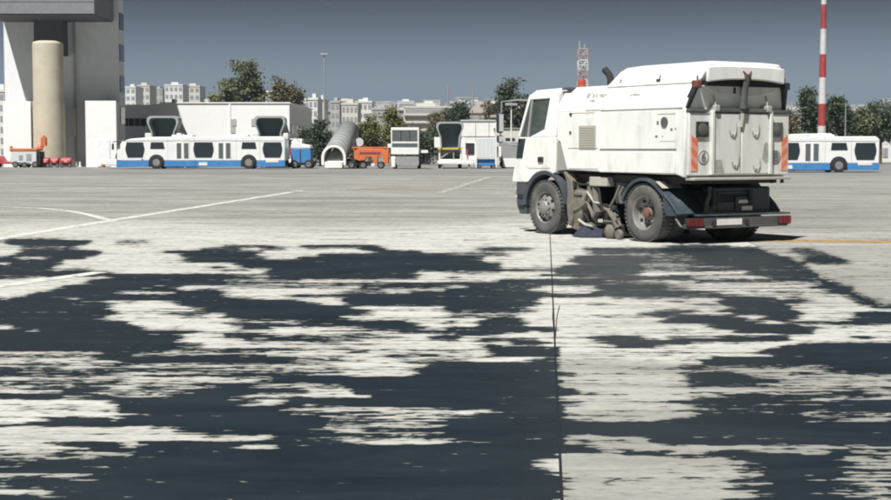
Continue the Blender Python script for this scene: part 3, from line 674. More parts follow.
# rear hood: the roof shell juts out over an arched opening
hood = MB(); n = 14; top, bot = [], []
for k in range(n + 1):
    t = -1 + 2 * k / n; y = 0.84 * t
    top.append((y, 2.885 - 0.03 * abs(t) ** 4)); bot.append((y, 2.665 - 0.055 * abs(t) ** 2.2))
prof = top + bot[::-1]; hood.prism(prof, -1.185, -1.245, 'x')
hood.build('rear_hood', 'truck_white', T, bevel=0.02)
q = MB(); low_ = [(0.84 * (-1 + 2 * k / n), 2.545 - 0.15 * (1 - abs(-1 + 2 * k / n) ** 2.5)) for k in range(n + 1)]
q.prism([(0.84, 2.56)] + [(-y, z) for y, z in low_][0:] + [(-0.84, 2.56)], -1.05, -1.14, 'x'); q.build('deflector', 'truck_rear', T, bevel=0.01)
q = MB(); q.prism([(y, z + 0.005) for y, z in bot] + [(0.82, 2.555), (-0.82, 2.555)], -1.06, -1.15, 'x'); q.build('hood_mouth', 'dark_rubber', T)  # dark plug under the hood; the opening's shade is in its colour
q = MB(); q.tube([(-1.26, 0.0, 2.76), (-1.19, 0.0, 2.52), (-1.16, 0.0, 2.2)], [0.05, 0.06, 0.06], 10); q.tube([(-1.15, 0.0, 2.24), (-1.12, 0.02, 2.02)], 0.04, 10)
q.build('hydraulic_ram', 'lamp_grey', T, smooth=True)
q = MB(); q.tube([(-1.24, -0.09, 2.80), (-1.27, 0.0, 2.72), (-1.24, 0.09, 2.80)], 0.016, 6); q.box(-1.275, -1.24, -0.06, 0.06, 2.66, 2.74); q.build('ram_bracket', 'hub_red', T)
q = MB(); q.box(-1.16, -1.14, 0.16, 0.20, 2.44, 2.54); q.build('hood_catch', 'ink', T)
# tail corner posts with red marker lamps
for s in (1, -1):
    q = MB(); q.loft([[(-0.90, s * 1.02, 2.20), (-0.90, s * 1.09, 2.20), (-1.03, s * 1.09, 2.20), (-1.03, s * 1.02, 2.20)], [(-1.05, s * 0.93, 2.56), (-1.05, s * 1.0, 2.56), (-1.16, s * 1.0, 2.56), (-1.16, s * 0.93, 2.56)]])
    post = q.build('corner_post', 'black_plastic', T, bevel=0.01)
    q = MB(); q.box(-1.19, -1.05, s * 0.91, s * 1.02, 2.52, 2.64); q.cyl((-1.12, s * 0.95, 2.64), (-1.12, s * 0.95, 2.72), 0.015); q.build('marker_lamp', 'hub_red' if s > 0 else 'lamp_frame', post, bevel=0.015)
# ---- rear door
q = MB(); q.box(-1.10, -1.02, -1.09, 1.09, 1.12, 2.13); rd = q.build('rear_door', 'truck_rear', T, bevel=0.012)
q = MB(); q.box(-1.135, -1.10, 0.02, 0.60, 1.14, 2.12); q.build('door_leaf', 'truck_rear', rd, bevel=0.012)
q = MB(); q.box(-1.135, -1.10, -0.60, -0.005, 1.14, 2.12); q.build('door_leaf', 'truck_rear', rd, bevel=0.012)
for y in (0.635, -0.635):
    q = MB(); q.box(-1.17, -1.10, y - 0.03, y + 0.03, 1.13, 2.16); q.build('rib', 'truck_rear', rd, bevel=0.01)
q = MB(); q.box(-1.12, -1.02, 0.68, 1.10, 2.135, 2.185); q.box(-1.12, -1.02, -1.10, -0.68, 2.135, 2.185); q.box(-1.15, -1.03, -0.58, 0.58, 2.14, 2.20); q.build('top_rail', 'lamp_grey', T, bevel=0.008)
for y in (0.56, -0.58):
    q = MB(); q.box(-1.18, -1.05, y - 0.05, y + 0.05, 2.15, 2.25); q.cyl((-1.12, y, 2.24), (-1.10, y + 0.03, 2.42), 0.018); q.build('hinge', 'vent_grey', T, bevel=0.01)
for y0, y1, m in ((0.70, 0.96, 'lamp_grey'), (-0.66, -0.93, 'lamp_grey')):
    q = MB(); q.box(-1.13, -1.10, y0, y1, 1.735, 1.985); fr = q.build('rear_lamp', 'lamp_frame' if y0 > 0 else 'lamp_grey', rd, bevel=0.01)
    q = MB(); q.lathe([(0.105, 0.012), (0.10, -0.0), (0.07, -0.012), (0, -0.016)], (-1.132, (y0 + y1) / 2, 1.86), 'x', 22, True); q.build('lens', 'lamp_grey', fr, smooth=True)
for s in (1, -1):
    st = MB(); st.box(-1.108, -1.10, s * 0.915, s * 1.055, 1.19, 1.735); st = st.build('marker_board', 'stripe_pale', rd)
    q = MB()
    for k in range(3):
        z = 1.20 + k * 0.19
        q.add([(-1.110, s * 0.918, z), (-1.110, s * 1.052, z + 0.10), (-1.110, s * 1.052, z + 0.19), (-1.110, s * 0.918, z + 0.09)], [(0, 1, 2, 3)])
    q.build('board_stripe', 'stripe_orange', st)
    q = MB(); q.lathe([(0.115, 0), (0.115, -0.006), (0, -0.006)], (-1.10, s * 0.79, 1.41), 'x', 28); dsk = q.build('speed_disc', 'sticker' if s > 0 else 'scrape', rd)
    q = MB(); q.lathe([(0.112, -0.0075), (0.094, -0.0075)], (-1.10, s * 0.79, 1.41), 'x', 28, False); q.build('disc_ring', 'ink_faint', dsk)
    cu = bpy.data.curves.new('digit', 'FONT'); cu.body = '6' if s > 0 else '8'; cu.size = 0.20; cu.align_x = 'CENTER'; cu.align_y = 'CENTER'; cu.extrude = 0.002; cu.offset = 0.004
    tmp = bpy.data.objects.new('digit', cu); C.objects.link(tmp); dg = bpy.context.evaluated_depsgraph_get(); me = bpy.data.meshes.new_from_object(tmp.evaluated_get(dg)); bpy.data.objects.remove(tmp)
    me.materials.clear(); me.materials.append(MATS['ink_faint']); o = bpy.data.objects.new('digit', me); C.objects.link(o); o.parent = dsk
    o.rotation_euler = (R(90), 0, R(-90)); o.location = (-1.111, s * 0.79, 1.41)
# latches, scrapes
for y, z, sg in ((0.17, 1.86, 1), (-0.33, 1.86, 1), (0.11, 1.36, 1), (-0.36, 1.30, 1)):
    q = MB(); q.tube([(-1.155, y - 0.03, z + 0.10), (-1.155, y - 0.03, z - 0.02), (-1.155, y + 0.01, z - 0.09), (-1.15, y + 0.09, z - 0.07), (-1.15, y + 0.11, z - 0.02)], 0.008, 6); q.box(-1.15, -1.13, y + 0.02, y + 0.05, z - 0.12, z - 0.09); q.build('latch', 'scrape', rd)
q = MB(); q.add([(-1.1365, 0.57, 1.16), (-1.1365, 0.57, 1.37), (-1.1365, 0.43, 1.37), (-1.1365, 0.37, 1.16)], [(0, 1, 2, 3)]); q.build('worn_patch', 'scrape', rd)
q = MB(); pp = [(-0.46, 1.38), (-0.50, 1.62), (-0.55, 1.66), (-0.595, 1.62), (-0.598, 1.34), (-0.55, 1.30)]; q.add([(-1.1365, y, z) for y, z in pp], [tuple(range(6))])
pp = [(-0.67, 1.34), (-0.67, 1.50), (-0.72, 1.53), (-0.86, 1.50), (-0.88, 1.36), (-0.76, 1.28)]; q.add([(-1.1025, y, z) for y, z in pp], [tuple(range(6))]); q.build('worn_patch', 'scrape', rd)
q = MB(); q.tube([(-1.14, 0.0, 2.12), (-1.142, 0.015, 1.9)], [0.05, 0.03], 8); q.build('ram_foot', 'vent_grey', rd)
q = MB(); q.box(-1.20, -0.98, -1.06, 1.06, 1.04, 1.085); q.build('rear_sill', 'vent_grey', T, bevel=0.01)
for y in (-0.95, -0.72): q = MB(); q.cyl((-1.1, y, 1.04), (-1.1, y, 0.98), 0.025, 0.035); q.build('rubber_stop', 'black_plastic', T)
# ---- side details
q = MB(); q.lathe([(0.085, 1.120), (0.085, 1.135), (0.06, 1.130), (0, 1.128)], (-0.53, 0, 1.98), 'y', 22); q.build('filler_cap', 'lamp_grey', T, smooth=True)
q = MB()
for u, z, a, b in ((-0.36, 1.97, 0.05, 0.06), (-0.33, 1.75, 0.06, 0.035), (-0.48, 1.75, 0.02, 0.02), (-0.70, 1.86, 0.05, 0.04), (-0.80, 1.87, 0.03, 0.025)): q.box(u - a / 2, u + a / 2, 1.120, 1.1235, z - b / 2, z + b / 2)
q.build('label_plates', 'ink_faint', T)
q = MB(); q.box(-0.80, -0.36, 1.120, 1.1225, 2.105, 2.12); q.box(-0.80, -0.40, 1.120, 1.1225, 1.665, 1.675); q.build('hatch_seam', 'vent_grey', T)
q = MB()
for u, z in ((2.02, 2.155), (2.02, 1.83)): q.cyl((u, 1.10, z), (u, 1.125, z), 0.03, n=10)
q.build('panel_catch', 'ink', T)
q = MB(); q.box(1.35, 2.05, 1.09, 1.108, 2.168, 2.182); q.build('panel_edge', 'vent_grey', T)
# worn dark lettering on the leaning upper side (the strokes can no longer be read)
def upy(z): return 1.085 - (z - 2.30) / 0.25 * 0.135
def strokes(u0, u1, z0, z1, seed, name):
    q = MB(); r = random.Random(seed); u = u0
    while u > u1:
        wd = r.choice((0.018, 0.022, 0.028)); k = r.random(); zt = z1 - (0 if r.random() < 0.35 else 0.3 * (z1 - z0))
        def bar(a, b, c, d): q.add([(a, upy(c) + 0.004, c), (b, upy(c) + 0.004, c), (b, upy(d) + 0.004, d), (a, upy(d) + 0.004, d)], [(0, 1, 2, 3)])
        bar(u, u - 0.012, z0, zt)
        if k < 0.75: bar(u, u - wd - 0.012, zt - 0.014, zt)
        if k > 0.3: bar(u - wd, u - wd - 0.012, z0, zt)
        if k > 0.5: bar(u, u - wd - 0.012, z0, z0 + 0.014)
        u -= wd + 0.026
        if r.random() < 0.12: u -= 0.03
    q.build(name, 'ink_faint', T)
strokes(1.70, 1.20, 2.435, 2.515, 3, 'lettering'); strokes(1.56, 1.40, 2.36, 2.41, 5, 'lettering'); strokes(0.50, 0.26, 2.43, 2.475, 8, 'lettering')
q = MB(); q.tube([(1.42, 0.70, 2.60), (1.42, 0.70, 2.76), (1.46, 0.70, 2.84), (1.58, 0.70, 2.93)], [0.06, 0.06, 0.06, 0.065], 12); q.build('exhaust_pipe', 'dark_rubber', T, smooth=True)
q = MB(); q.cyl((0.92, 0.89, 2.63), (0.90, 0.87, 2.73), 0.018); q.build('lifting_eye', 'ink', T)
q = MB(); q.cyl((-0.10, 0.89, 2.64), (-0.12, 0.86, 2.76), 0.018); q.box(-0.15, -0.06, 0.86, 0.91, 2.65, 2.70); q.build('lifting_eye', 'ink', T)

# ---- rear mudguards
for s in (1, -1):
    q = MB(); rings = []
    pts = [(0.60 * math.cos(R(a)), 0.485 + 0.585 * math.sin(R(a))) for a in range(20, 136, 8)] + [(-0.56, 0.80), (-0.78, 0.62), (-0.88, 0.50)]
    for i, (u, z) in enumerate(pts):
        d = Vector((pts[min(i + 1, len(pts) - 1)][0] - pts[max(i - 1, 0)][0], pts[min(i + 1, len(pts) - 1)][1] - pts[max(i - 1, 0)][1])).normalized(); nx, nz = d.y, -d.x
        rings.append([(u, s * 1.14, z), (u, s * 0.50, z), (u - nx * 0.02, s * 0.50, z - nz * 0.02), (u - nx * 0.05, s * 1.14, z - nz * 0.05)])
    q.loft(rings); mg = q.build('mudguard', 'mudguard', T, smooth=True)
    q = MB(); q.prism([(-0.52, 0.84), (-0.78, 0.625), (-0.88, 0.50), (-0.86, 0.46), (-0.60, 0.46), (-0.53, 0.62)], s * 1.14, s * 1.12); q.build('mud_flap', 'mudguard', mg, bevel=0.008)
    if s > 0:
        q = MB(); q.add([(-0.33, 1.143, 1.0), (-0.34, 0.7, 1.0), (-0.50, 0.7, 0.89), (-0.50, 1.143, 0.89)], [(0, 1, 2, 3)]); q.xf(Matrix.Translation((-0.012, 0, 0.016))); q.build('dusty_highlight', 'vent_grey', mg)  # pale patch on the guard: dust with its highlight put into the colour
# ---- rear under-run: shelf, bar, lamps, plates
q = MB(); q.box(-1.04, -0.90, -1.22, 0.80, 0.455, 0.485); q.build('bumper_shelf', 'mudguard', T, bevel=0.006)
q = MB(); q.tube([(-0.86, 1.15, 0.42), (-0.98, 1.14, 0.30), (-1.02, 1.08, 0.275), (-1.02, -1.15, 0.275), (-0.96, -1.22, 0.28)], 0.022, 8); q.box(-1.03, -0.98, -1.1, 0.75, 0.29, 0.43); q.build('under_run_bar', 'bar_grey', T, bevel=0.006)
for s, y0, y1 in ((1, 0.74, 1.08), (-1, -1.20, -0.93)):
    q = MB(); q.box(-1.075, -1.0, y0, y1, 0.295, 0.43); lp = q.build('tail_lamp', 'lamp_frame', T, bevel=0.008)
    q = MB(); yy = y0
    for k in range(3):
        d = (y1 - y0) / 3; q.box(-1.083, -1.074, y0 + k * d + 0.008, y0 + (k + 1) * d - 0.008, 0.305, 0.42)
    q.build('lens', 'red_lens', lp)
q = MB(); q.box(-1.045, -1.032, -0.12, 0.42, 0.305, 0.405); q.build('number_plate', 'plate_white', T)
q = MB()
for y in (0.50, -0.22): q.cyl((-1.04, y, 0.35), (-1.06, y, 0.35), 0.045)
q.build('plate_lamp', 'lamp_frame', T)
q = MB(); q.box(-0.88, -0.60, -0.90, 0.38, 0.48, 0.92); q.box(-0.90, -0.62, -0.45, 0.30, 0.50, 0.86); q.build('tail_tank', 'mudguard', T, bevel=0.03)
q = MB(); q.box(-0.925, -0.895, -0.50, -0.08, 0.50, 0.76); b2 = q.build('info_board', 'lamp_frame', T, bevel=0.004)
q = MB(); q.box(-0.930, -0.924, -0.45, -0.22, 0.53, 0.60); q.box(-0.930, -0.924, -0.40, -0.14, 0.655, 0.685); q.box(-0.930, -0.924, -0.34, -0.16, 0.69, 0.705); q.build('board_patches', 'plate_white', b2)
q = MB(); q.tube([(-0.85, 0.42, 0.92), (-0.88, 0.44, 0.80), (-0.87, 0.50, 0.66), (-0.9, 0.55, 0.48)], 0.035, 8); q.build('hose', 'dusty_metal', T, smooth=True)

# ---- suction and brush gear between the axles
q = MB(); pts = [(2.24, 1.14), (2.14, 0.98), (2.10, 0.76), (2.13, 0.55), (2.10, 0.36), (2.05, 0.18)]
rings = [[(u, 1.12, z), (u, 0.62, z), (u - 0.05, 0.62, z), (u - 0.05 - (0.12 if 0.3 < z < 1.0 else 0.0), 1.12, z)] for u, z in pts]
q.loft(rings); q.build('front_mudguard', 'dusty_metal', T, bevel=0.02)
q = MB(); q.loft([[(2.06, 1.08, 0.86), (1.66, 1.06, 0.80), (1.66, 0.66, 0.80), (2.06, 0.66, 0.86)], [(2.07, 1.10, 0.60), (1.70, 1.10, 0.50), (1.70, 0.70, 0.50), (2.07, 0.70, 0.60)], [(2.04, 1.06, 0.22), (1.78, 1.06, 0.20), (1.78, 0.74, 0.20), (2.04, 0.74, 0.22)]]); q.build('brush_motor_cover', 'dusty_metal', T, bevel=0.04)
q = MB(); q.box(1.72, 2.02, 1.075, 1.09, 0.705, 0.735); q.lathe([(0.055, 1.06), (0.05, 1.10), (0, 1.10)], (1.95, 0, 0.90), 'y', 14); q.build('cover_slot', 'dark_rubber', T)
q = MB(); q.lathe([(0.10, 0.22), (0.20, 0.20), (0.34, 0.05), (0.38, 0.0), (0.30, 0.0), (0.12, 0.12)], (1.62, 0.88, 0.015), 'z', 40); q.build('side_brush', 'bristle', T)
q = MB(); q.lathe([(0.06, 0.40), (0.06, 0.24), (0.21, 0.23), (0.21, 0.19), (0, 0.19)], (1.62, 0.88, 0.015), 'z', 24); q.build('brush_plate', 'dusty_metal', T, smooth=True)
q = MB(); q.tube([(1.70, 0.92, 0.44), (1.50, 0.98, 0.62), (1.28, 0.98, 0.52), (0.98, 0.96, 0.46), (0.82, 0.94, 0.22)], 0.035, 8); q.tube([(1.46, 1.0, 0.96), (1.42, 1.0, 0.70), (1.36, 1.0, 0.46), (1.44, 1.02, 0.36)], [0.05, 0.07, 0.085, 0.06], 10); q.tube([(1.66, 1.02, 0.60), (1.50, 1.04, 0.46), (1.44, 1.04, 0.34)], 0.03, 8); q.tube([(1.05, 1.02, 0.50), (0.86, 1.04, 0.34), (0.80, 1.02, 0.20)], 0.045, 8)
q.build('brush_arm', 'dusty_metal', T, smooth=True)
q = MB(); q.box(1.02, 1.52, 0.90, 1.08, 0.90, 1.06); q.build('tool_box', 'vent_grey', T, bevel=0.015)
q = MB(); q.loft([[(1.30, 0.98, 0.04), (0.86, 0.98, 0.04), (0.86, -0.7, 0.04), (1.30, -0.7, 0.04)], [(1.28, 0.96, 0.16), (0.90, 0.96, 0.16), (0.90, -0.68, 0.16), (1.28, -0.68, 0.16)], [(1.20, 0.55, 0.34), (0.98, 0.55, 0.34), (0.98, 0.15, 0.34), (1.20, 0.15, 0.34)]]); q.build('suction_nozzle', 'chassis', T, bevel=0.02)
q = MB(); q.tube([(1.09, 0.35, 0.33), (1.12, 0.36, 0.6), (1.15, 0.4, 1.1)], 0.14, 16); q.build('suction_hose', 'dark_rubber', T, smooth=True)
q = MB(); q.lathe([(0.05, -0.05), (0.10, -0.05), (0.125, -0.03), (0.125, 0.03), (0.10, 0.05), (0, 0.05)], (0.98, 1.03, 0.125), 'y', 20); q.lathe([(0.03, -0.04), (0.075, -0.04), (0.09, 0), (0.075, 0.04), (0, 0.04)], (0.72, 1.04, 0.09), 'y', 20); q.build('castor_wheel', 'dusty_metal', T, smooth=True)
q = MB(); q.tube([(0.98, 1.03, 0.13), (0.92, 1.0, 0.30), (0.86, 0.98, 0.42)], 0.03, 8); q.build('castor_fork', 'dusty_metal', T, smooth=True)
q = MB(); q.tube([(0.66, 1.0, 0.9), (0.74, 1.02, 0.78), (0.72, 1.0, 0.62)], 0.03, 8); q.build('height_link', 'dusty_metal', T, smooth=True)
q = MB(); q.box(0.62, 0.95, 0.7, 0.95, 0.6, 0.98); q.build('battery_box', 'mudguard', T, bevel=0.02)
q = MB(); q.tube([(2.2, 0.9, 1.05), (1.95, 0.95, 0.98), (1.75, 0.95, 1.0), (1.5, 0.93, 1.08)], 0.025, 8); q.tube([(1.9, 1.0, 0.6), (1.7, 1.05, 0.42), (1.62, 1.0, 0.28)], 0.022, 8); q.build('hydraulic_hose', 'dark_rubber', T, smooth=True)

q = MB(); q.box(0.70, 2.02, -0.2, 0.60, 0.30, 1.0); q.build('gap_backing', 'chassis', T, bevel=0.03)  # dark box added behind the gear to darken the gaps
q = MB(); q.loft([[(1.60, 1.00, 0.50), (1.30, 1.02, 0.44), (1.30, 0.70, 0.44), (1.60, 0.70, 0.50)], [(1.56, 1.0, 0.78), (1.36, 1.0, 0.84), (1.36, 0.7, 0.84), (1.56, 0.7, 0.78)]]); q.build('ram_housing', 'chassis', T, bevel=0.03)
q = MB(); q.prism([(2.02, 0.34), (1.66, 0.20), (1.60, 0.10), (1.72, 0.07), (2.06, 0.14)], 0.98, 1.06); q.build('brush_skirt', 'dusty_metal', T, bevel=0.015)
q = MB(); q.tube([(1.60, 1.06, 0.80), (1.40, 1.06, 0.62), (1.22, 1.05, 0.60)], 0.02, 6); q.build('linkage_rod', 'vent_grey', T)
q = MB(); q.tube([(0.96, 1.05, 0.56), (0.84, 1.05, 0.70), (0.74, 1.02, 0.92)], 0.022, 6); q.build('linkage_rod', 'dusty_metal', T)

for k, (a, b) in enumerate((((1.98, 1.085, 0.97), (1.52, 1.03, 0.93)), ((1.94, 1.09, 0.46), (1.58, 1.09, 0.62)), ((1.30, 1.04, 0.90), (1.18, 1.04, 0.46)), ((1.14, 1.03, 0.30), (0.70, 1.05, 0.36)), ((1.80, 1.09, 0.30), (1.40, 1.09, 0.20)))):
    q = MB(); q.tube([a, tuple((Vector(a) + Vector(b)) / 2 + Vector((0, 0.01, -0.03))), b], 0.018 + 0.004 * (k % 3), 7); q.build('gear_pipe', ('dark_rubber', 'dusty_metal', 'chassis', 'dusty_metal', 'vent_grey')[k], T, smooth=True)
q = MB(); q.prism([(1.30, 0.60), (0.98, 0.56), (0.92, 0.36), (1.02, 0.20), (1.26, 0.24)], 0.84, 0.98); q.build('nozzle_guard', 'chassis', T, bevel=0.02)
q = MB(); q.prism([(1.66, 0.96), (1.54, 0.98), (1.50, 0.66), (1.60, 0.60)], 0.92, 1.04); q.build('swing_bracket', 'dusty_metal', T, bevel=0.015)
q = MB(); q.lathe([(0.0, 0.94), (0.075, 0.94), (0.075, 1.05), (0.05, 1.07), (0, 1.07)], (1.36, 0, 0.40), 'y', 16); q.build('hydraulic_motor', 'chassis', T, smooth=True)
# ================================================================== BUILDINGS
def windows_on(parent, face, rects, m='far_glass', depth=0.06, frame=None):
    """face: ('y', Y) facing -y or ('x', X) facing +x; rects (a0,a1,z0,z1)"""
    for a0, a1, z0, z1 in rects:
        q = MB()
        if face[0] == 'y': q.box(a0, a1, face[1] - depth, face[1] + 0.05, z0, z1)
        else: q.box(face[1] - 0.05, face[1] + depth, a0, a1, z0, z1)
        q.build('window', m, parent)
# --- tall block on a round column
tw = empty('tall_office_block', (-33.5, 131, GZ), 0, 'tall pale block with deep overhang carried by a round concrete column', 'building')
def at(mb, o): return mb.xf(Matrix.Translation((-o.location.x, -o.location.y, -o.location.z)))
q = MB(); q.box(-38.3, -28.35, 131, 133.1, GZ, 24); q.box(-38.3, -31.5, 133.1, 146, GZ, 24); at(q, tw).build('wall', 'tower_wall', tw)
q = MB(); q.box(-38.3, -28.75, 123.8, 131, 12.55, 24); at(q, tw).build('overhang', 'tower_fascia', tw)
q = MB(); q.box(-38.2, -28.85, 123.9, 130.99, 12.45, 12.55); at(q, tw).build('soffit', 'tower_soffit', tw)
q = MB(); q.box(-36.75, -34.45, 125, 131, GZ, 5.45); at(q, tw).build('side_annexe', 'low_white', tw)
q = MB(); q.prism([(-29.9, 125), (-27.35, 125), (-28.5, 131.2), (-29.9, 131.2)], GZ, 5.48, 'z'); at(q, tw).build('side_annexe', 'low_white', tw)
q = MB(); q.cyl((-33.05, 125.5, 5.45), (-33.05, 125.5, 10.2), 1.25, n=48); q.cyl((-33.05, 125.5, GZ), (-33.05, 125.5, 5.45), 1.31, n=48); q.lathe([(1.25, 10.2), (1.2, 10.32), (0.9, 10.42), (0, 10.45)], (-33.05, 125.5, 0), 'z', 48)
at(q, tw).build('column', 'column_concrete', tw, smooth=True)
q = MB(); q.box(-35.2, -32.75, 129.2, 131, 9.5, 12.45); at(q, tw).build('recess_shade_block', 'tower_soffit', tw)  # dark block above the column; the recess's shade is put into its colour
q = MB(); q.box(-32.05, -31.7, 128.6, 129.0, 2.6, 4.9); at(q, tw).build('service_cabinet', 'vent_grey', tw)
q = MB(); q.cyl((-32.1, 130.8, GZ), (-32.1, 130.8, 12.4), 0.09, n=10); at(q, tw).build('drain_pipe', 'vent_grey', tw)
for k in range(6):
    z0 = PZ(124, 132) + k * 2.72; q = MB(); q.box(-28.40, -28.28, 131.25, 132.9, z0, z0 + 1.45); at(q, tw).build('window', 'slit_glass', tw)
q = MB()
for k in range(5): q.box(-38.2, -28.4, 123.78, 123.80, 13.5 + k * 2.2, 13.53 + k * 2.2)
at(q, tw).build('fascia_joints', 'tower_soffit', tw)
q = MB(); q.box(-28.95, -27.9, 124.93, 125.0, 0.05, 2.25); at(q, tw).build('service_door', 'low_grey', tw)
# --- low white building
lb = empty('low_white_building', (-20, 150, GZ), 0, 'long low white building with flat roof behind the parked bus', 'building')
xr, xl = PX(290, 150), PX(160, 150)
q = MB(); q.box(xl, xr, 150, 175, GZ, 6.0); at(q, lb).build('wall', 'low_white', lb)
q = MB(); q.box(xl + 0.1, xr + 0.12, 149.9, 175.1, 6.0, 6.12); at(q, lb).build('roof_edge', 'low_grey', lb)
q = MB(); q.box(PX(110, 153), xl, 153, 172, GZ, 5.95); at(q, lb).build('wing', 'low_grey', lb)
q = MB(); q.prism([(xl - 0.9, 5.95), (xl, 5.95), (xl, 1.0)], 150.3, 152.99); at(q, lb).build('buttress', 'low_grey', lb)
q = MB(); q.box(PX(229.5, 149.9), PX(231.5, 149.9), 149.93, 150.02, GZ, 6.0); at(q, lb).build('wall_joint', 'low_grey', lb)
z0, z1 = PZ(126, 153), PZ(118.5, 153)
for a, b in ((124, 129), (130, 135), (136, 141), (142, 147)):
    q = MB(); q.box(PX(a, 153), PX(b, 153), 152.92, 153.05, z0, z1); at(q, lb).build('window', 'far_glass', lb)
for k in range(6):
    y0 = 151.5 + k * 3.8; q = MB(); q.box(xr - 0.05, xr + 0.06, y0, y0 + 3.2, 3.0, 3.9); at(q, lb).build('window', 'far_glass', lb)
for a, b, c, d in ((232, 237, 119, 126), (232, 236, 127, 133), (252, 256, 119, 126)):
    q = MB(); q.box(PX(a, 150), PX(b, 150), 149.94, 150.05, PZ(d, 150), PZ(c, 150)); w_ = at(q, lb).build('window', 'vent_grey', lb)
for a, m_ in ((171, 'vent_grey'), (204, 'vent_grey')):
    q = MB(); q.box(PX(a, 151), PX(a + 4, 151), 152, 153, 6.1, 6.5); at(q, lb).build('roof_unit', m_, lb, bevel=0.05)

# --- apartment blocks and town
def block(px0, px1, ptop, Y, wall, label, storeys, bays, cat='building', grp=None, depth=14, roof=None, band=False):
    x0, x1 = PX(px0, Y), PX(px1, Y); H_ = PZ(ptop, Y); o = empty('apartment_block', ((x0 + x1) / 2, Y, GZ), 0, label, cat, grp)
    W = (x1 - x0) / 2
    MB().box(-W, W, 0, depth, 0, H_).build('wall', wall, o)
    if roof: MB().prism([(-W - 0.3, H_), (W + 0.3, H_), (W - 1.5, H_ + 2.2), (-W + 1.5, H_ + 2.2)], -0.3, depth + 0.3).build('roof', roof, o)
    else:
        MB().box(-W - 0.15, W + 0.15, -0.15, depth + 0.15, H_, H_ + 0.5).build('roof', wall, o)
        MB().box(-W * 0.5, W * 0.3, depth * 0.3, depth * 0.7, H_ + 0.5, H_ + 1.5).build('stair_head', wall, o)
    sh = H_ / storeys; me = None
    if band:
        for s in range(storeys):
            q = MB().box(-W + 0.4, W - 0.4, -0.12, 0.05, s * sh + sh * 0.35, s * sh + sh * 0.82); q.build('window', 'house_window', o)
            MB().box(-W, W, -1.0, -0.0, s * sh + sh * 0.02, s * sh + sh * 0.28).build('balcony', wall, o)
        return o
    bw = 2 * W / bays; proto = None
    for s in range(storeys):
        for b in range(bays):
            if proto is None: proto = MB().box(-bw * 0.30, bw * 0.30, -0.08, 0.05, sh * 0.28, sh * 0.78).build('window', 'house_window', o); wdw = proto
            else: wdw = proto.copy(); C.objects.link(wdw); wdw.parent = o
            wdw.location = (-W + bw * (b + 0.5), 0, s * sh)
    return o
block(127, 137, 88, 560, 'house_white', 'slim white apartment block nearest the tall tower block', 9, 2)
block(137, 151, 86.5, 590, 'house_cream', 'cream apartment block behind the grey wing of the low building', 9, 3)
block(152, 164, 90, 640, 'house_grey', 'grey apartment block between the cream and the white tower flats', 8, 3)
block(166, 184, 86, 570, 'house_white', 'broad white apartment block with many windows above the low building', 9, 4)
block(185, 201, 87, 600, 'house_cream', 'pale apartment block at the right of the distant tower flats', 9, 3)
block(262, 276, 95, 520, 'house_white', 'white house showing between the two tall trees', 6, 3)
block(309, 318, 100, 330, 'house_white', 'narrow white apartment block beside the thin lamp mast', 6, 2)
block(319, 324, 101, 350, 'house_white', 'white stair tower just left of the thin lamp mast', 6, 1)
block(331, 340, 103, 380, 'house_grey', 'small grey flats just right of the thin lamp mast', 6, 2)
block(342, 358, 105, 350, 'house_cream', 'cream flats with square windows left of the olive trees', 5, 4)
block(359, 372, 103, 400, 'house_white', 'white flats rising behind the grey stair tube', 6, 3)
block(372, 391, 110, 360, 'house_grey', 'grey flats mostly hidden behind the olive trees', 5, 4)
block(404, 452, 108, 420, 'house_cream', 'long cream terraced flats with stacked balconies behind the white lift vehicle', 6, 8, band=True)
block(455, 470, 104, 520, 'house_white', 'white flats right of the terraced flats', 6, 4)
block(470, 500, 113, 300, 'house_pink', 'pinkish house with low roof behind the site cabins', 3, 5, roof='house_pink')
block(500, 520, 106, 420, 'house_white', 'white flats beside the sweeper cab', 6, 4)
block(872, 905, 126, 170, 'house_white', 'flat roofed pale building at the right edge behind the bus', 2, 4)
block(-14, 6, 92, 260, 'house_white', 'white flats at the left edge beyond the tall tower block', 6, 4)

r9 = random.Random(4)
walls = ('white', 'grey', 'cream', 'white', 'pink', 'white')
x9 = 300.0; k9 = 0
pos = ('beside the lamp mast', 'left of the stair tube', 'above the stair tube', 'above the olive trees', 'left of the lift vehicle', 'above the lift vehicle', 'between lift vehicle and stair truck', 'above the stair truck', 'above the site cabins', 'left of the tall dark tree', 'behind the tall dark tree', 'behind the sweeper cab')
while x9 < 520:
    w9 = r9.uniform(13, 22); m9 = walls[k9 % 6]
    block(x9, x9 + w9, r9.uniform(100.5, 107), r9.uniform(680, 900), 'house_' + m9, 'hazy %s flats on the skyline %s' % (m9, pos[min(11, int((x9 - 300) / 18.4))] + (' (the nearer to the cab)' if False else '')), r9.choice((5, 6, 7)), int(w9 // 3.4), band=r9.random() < 0.35)
    x9 += w9 + r9.uniform(1, 5); k9 += 1
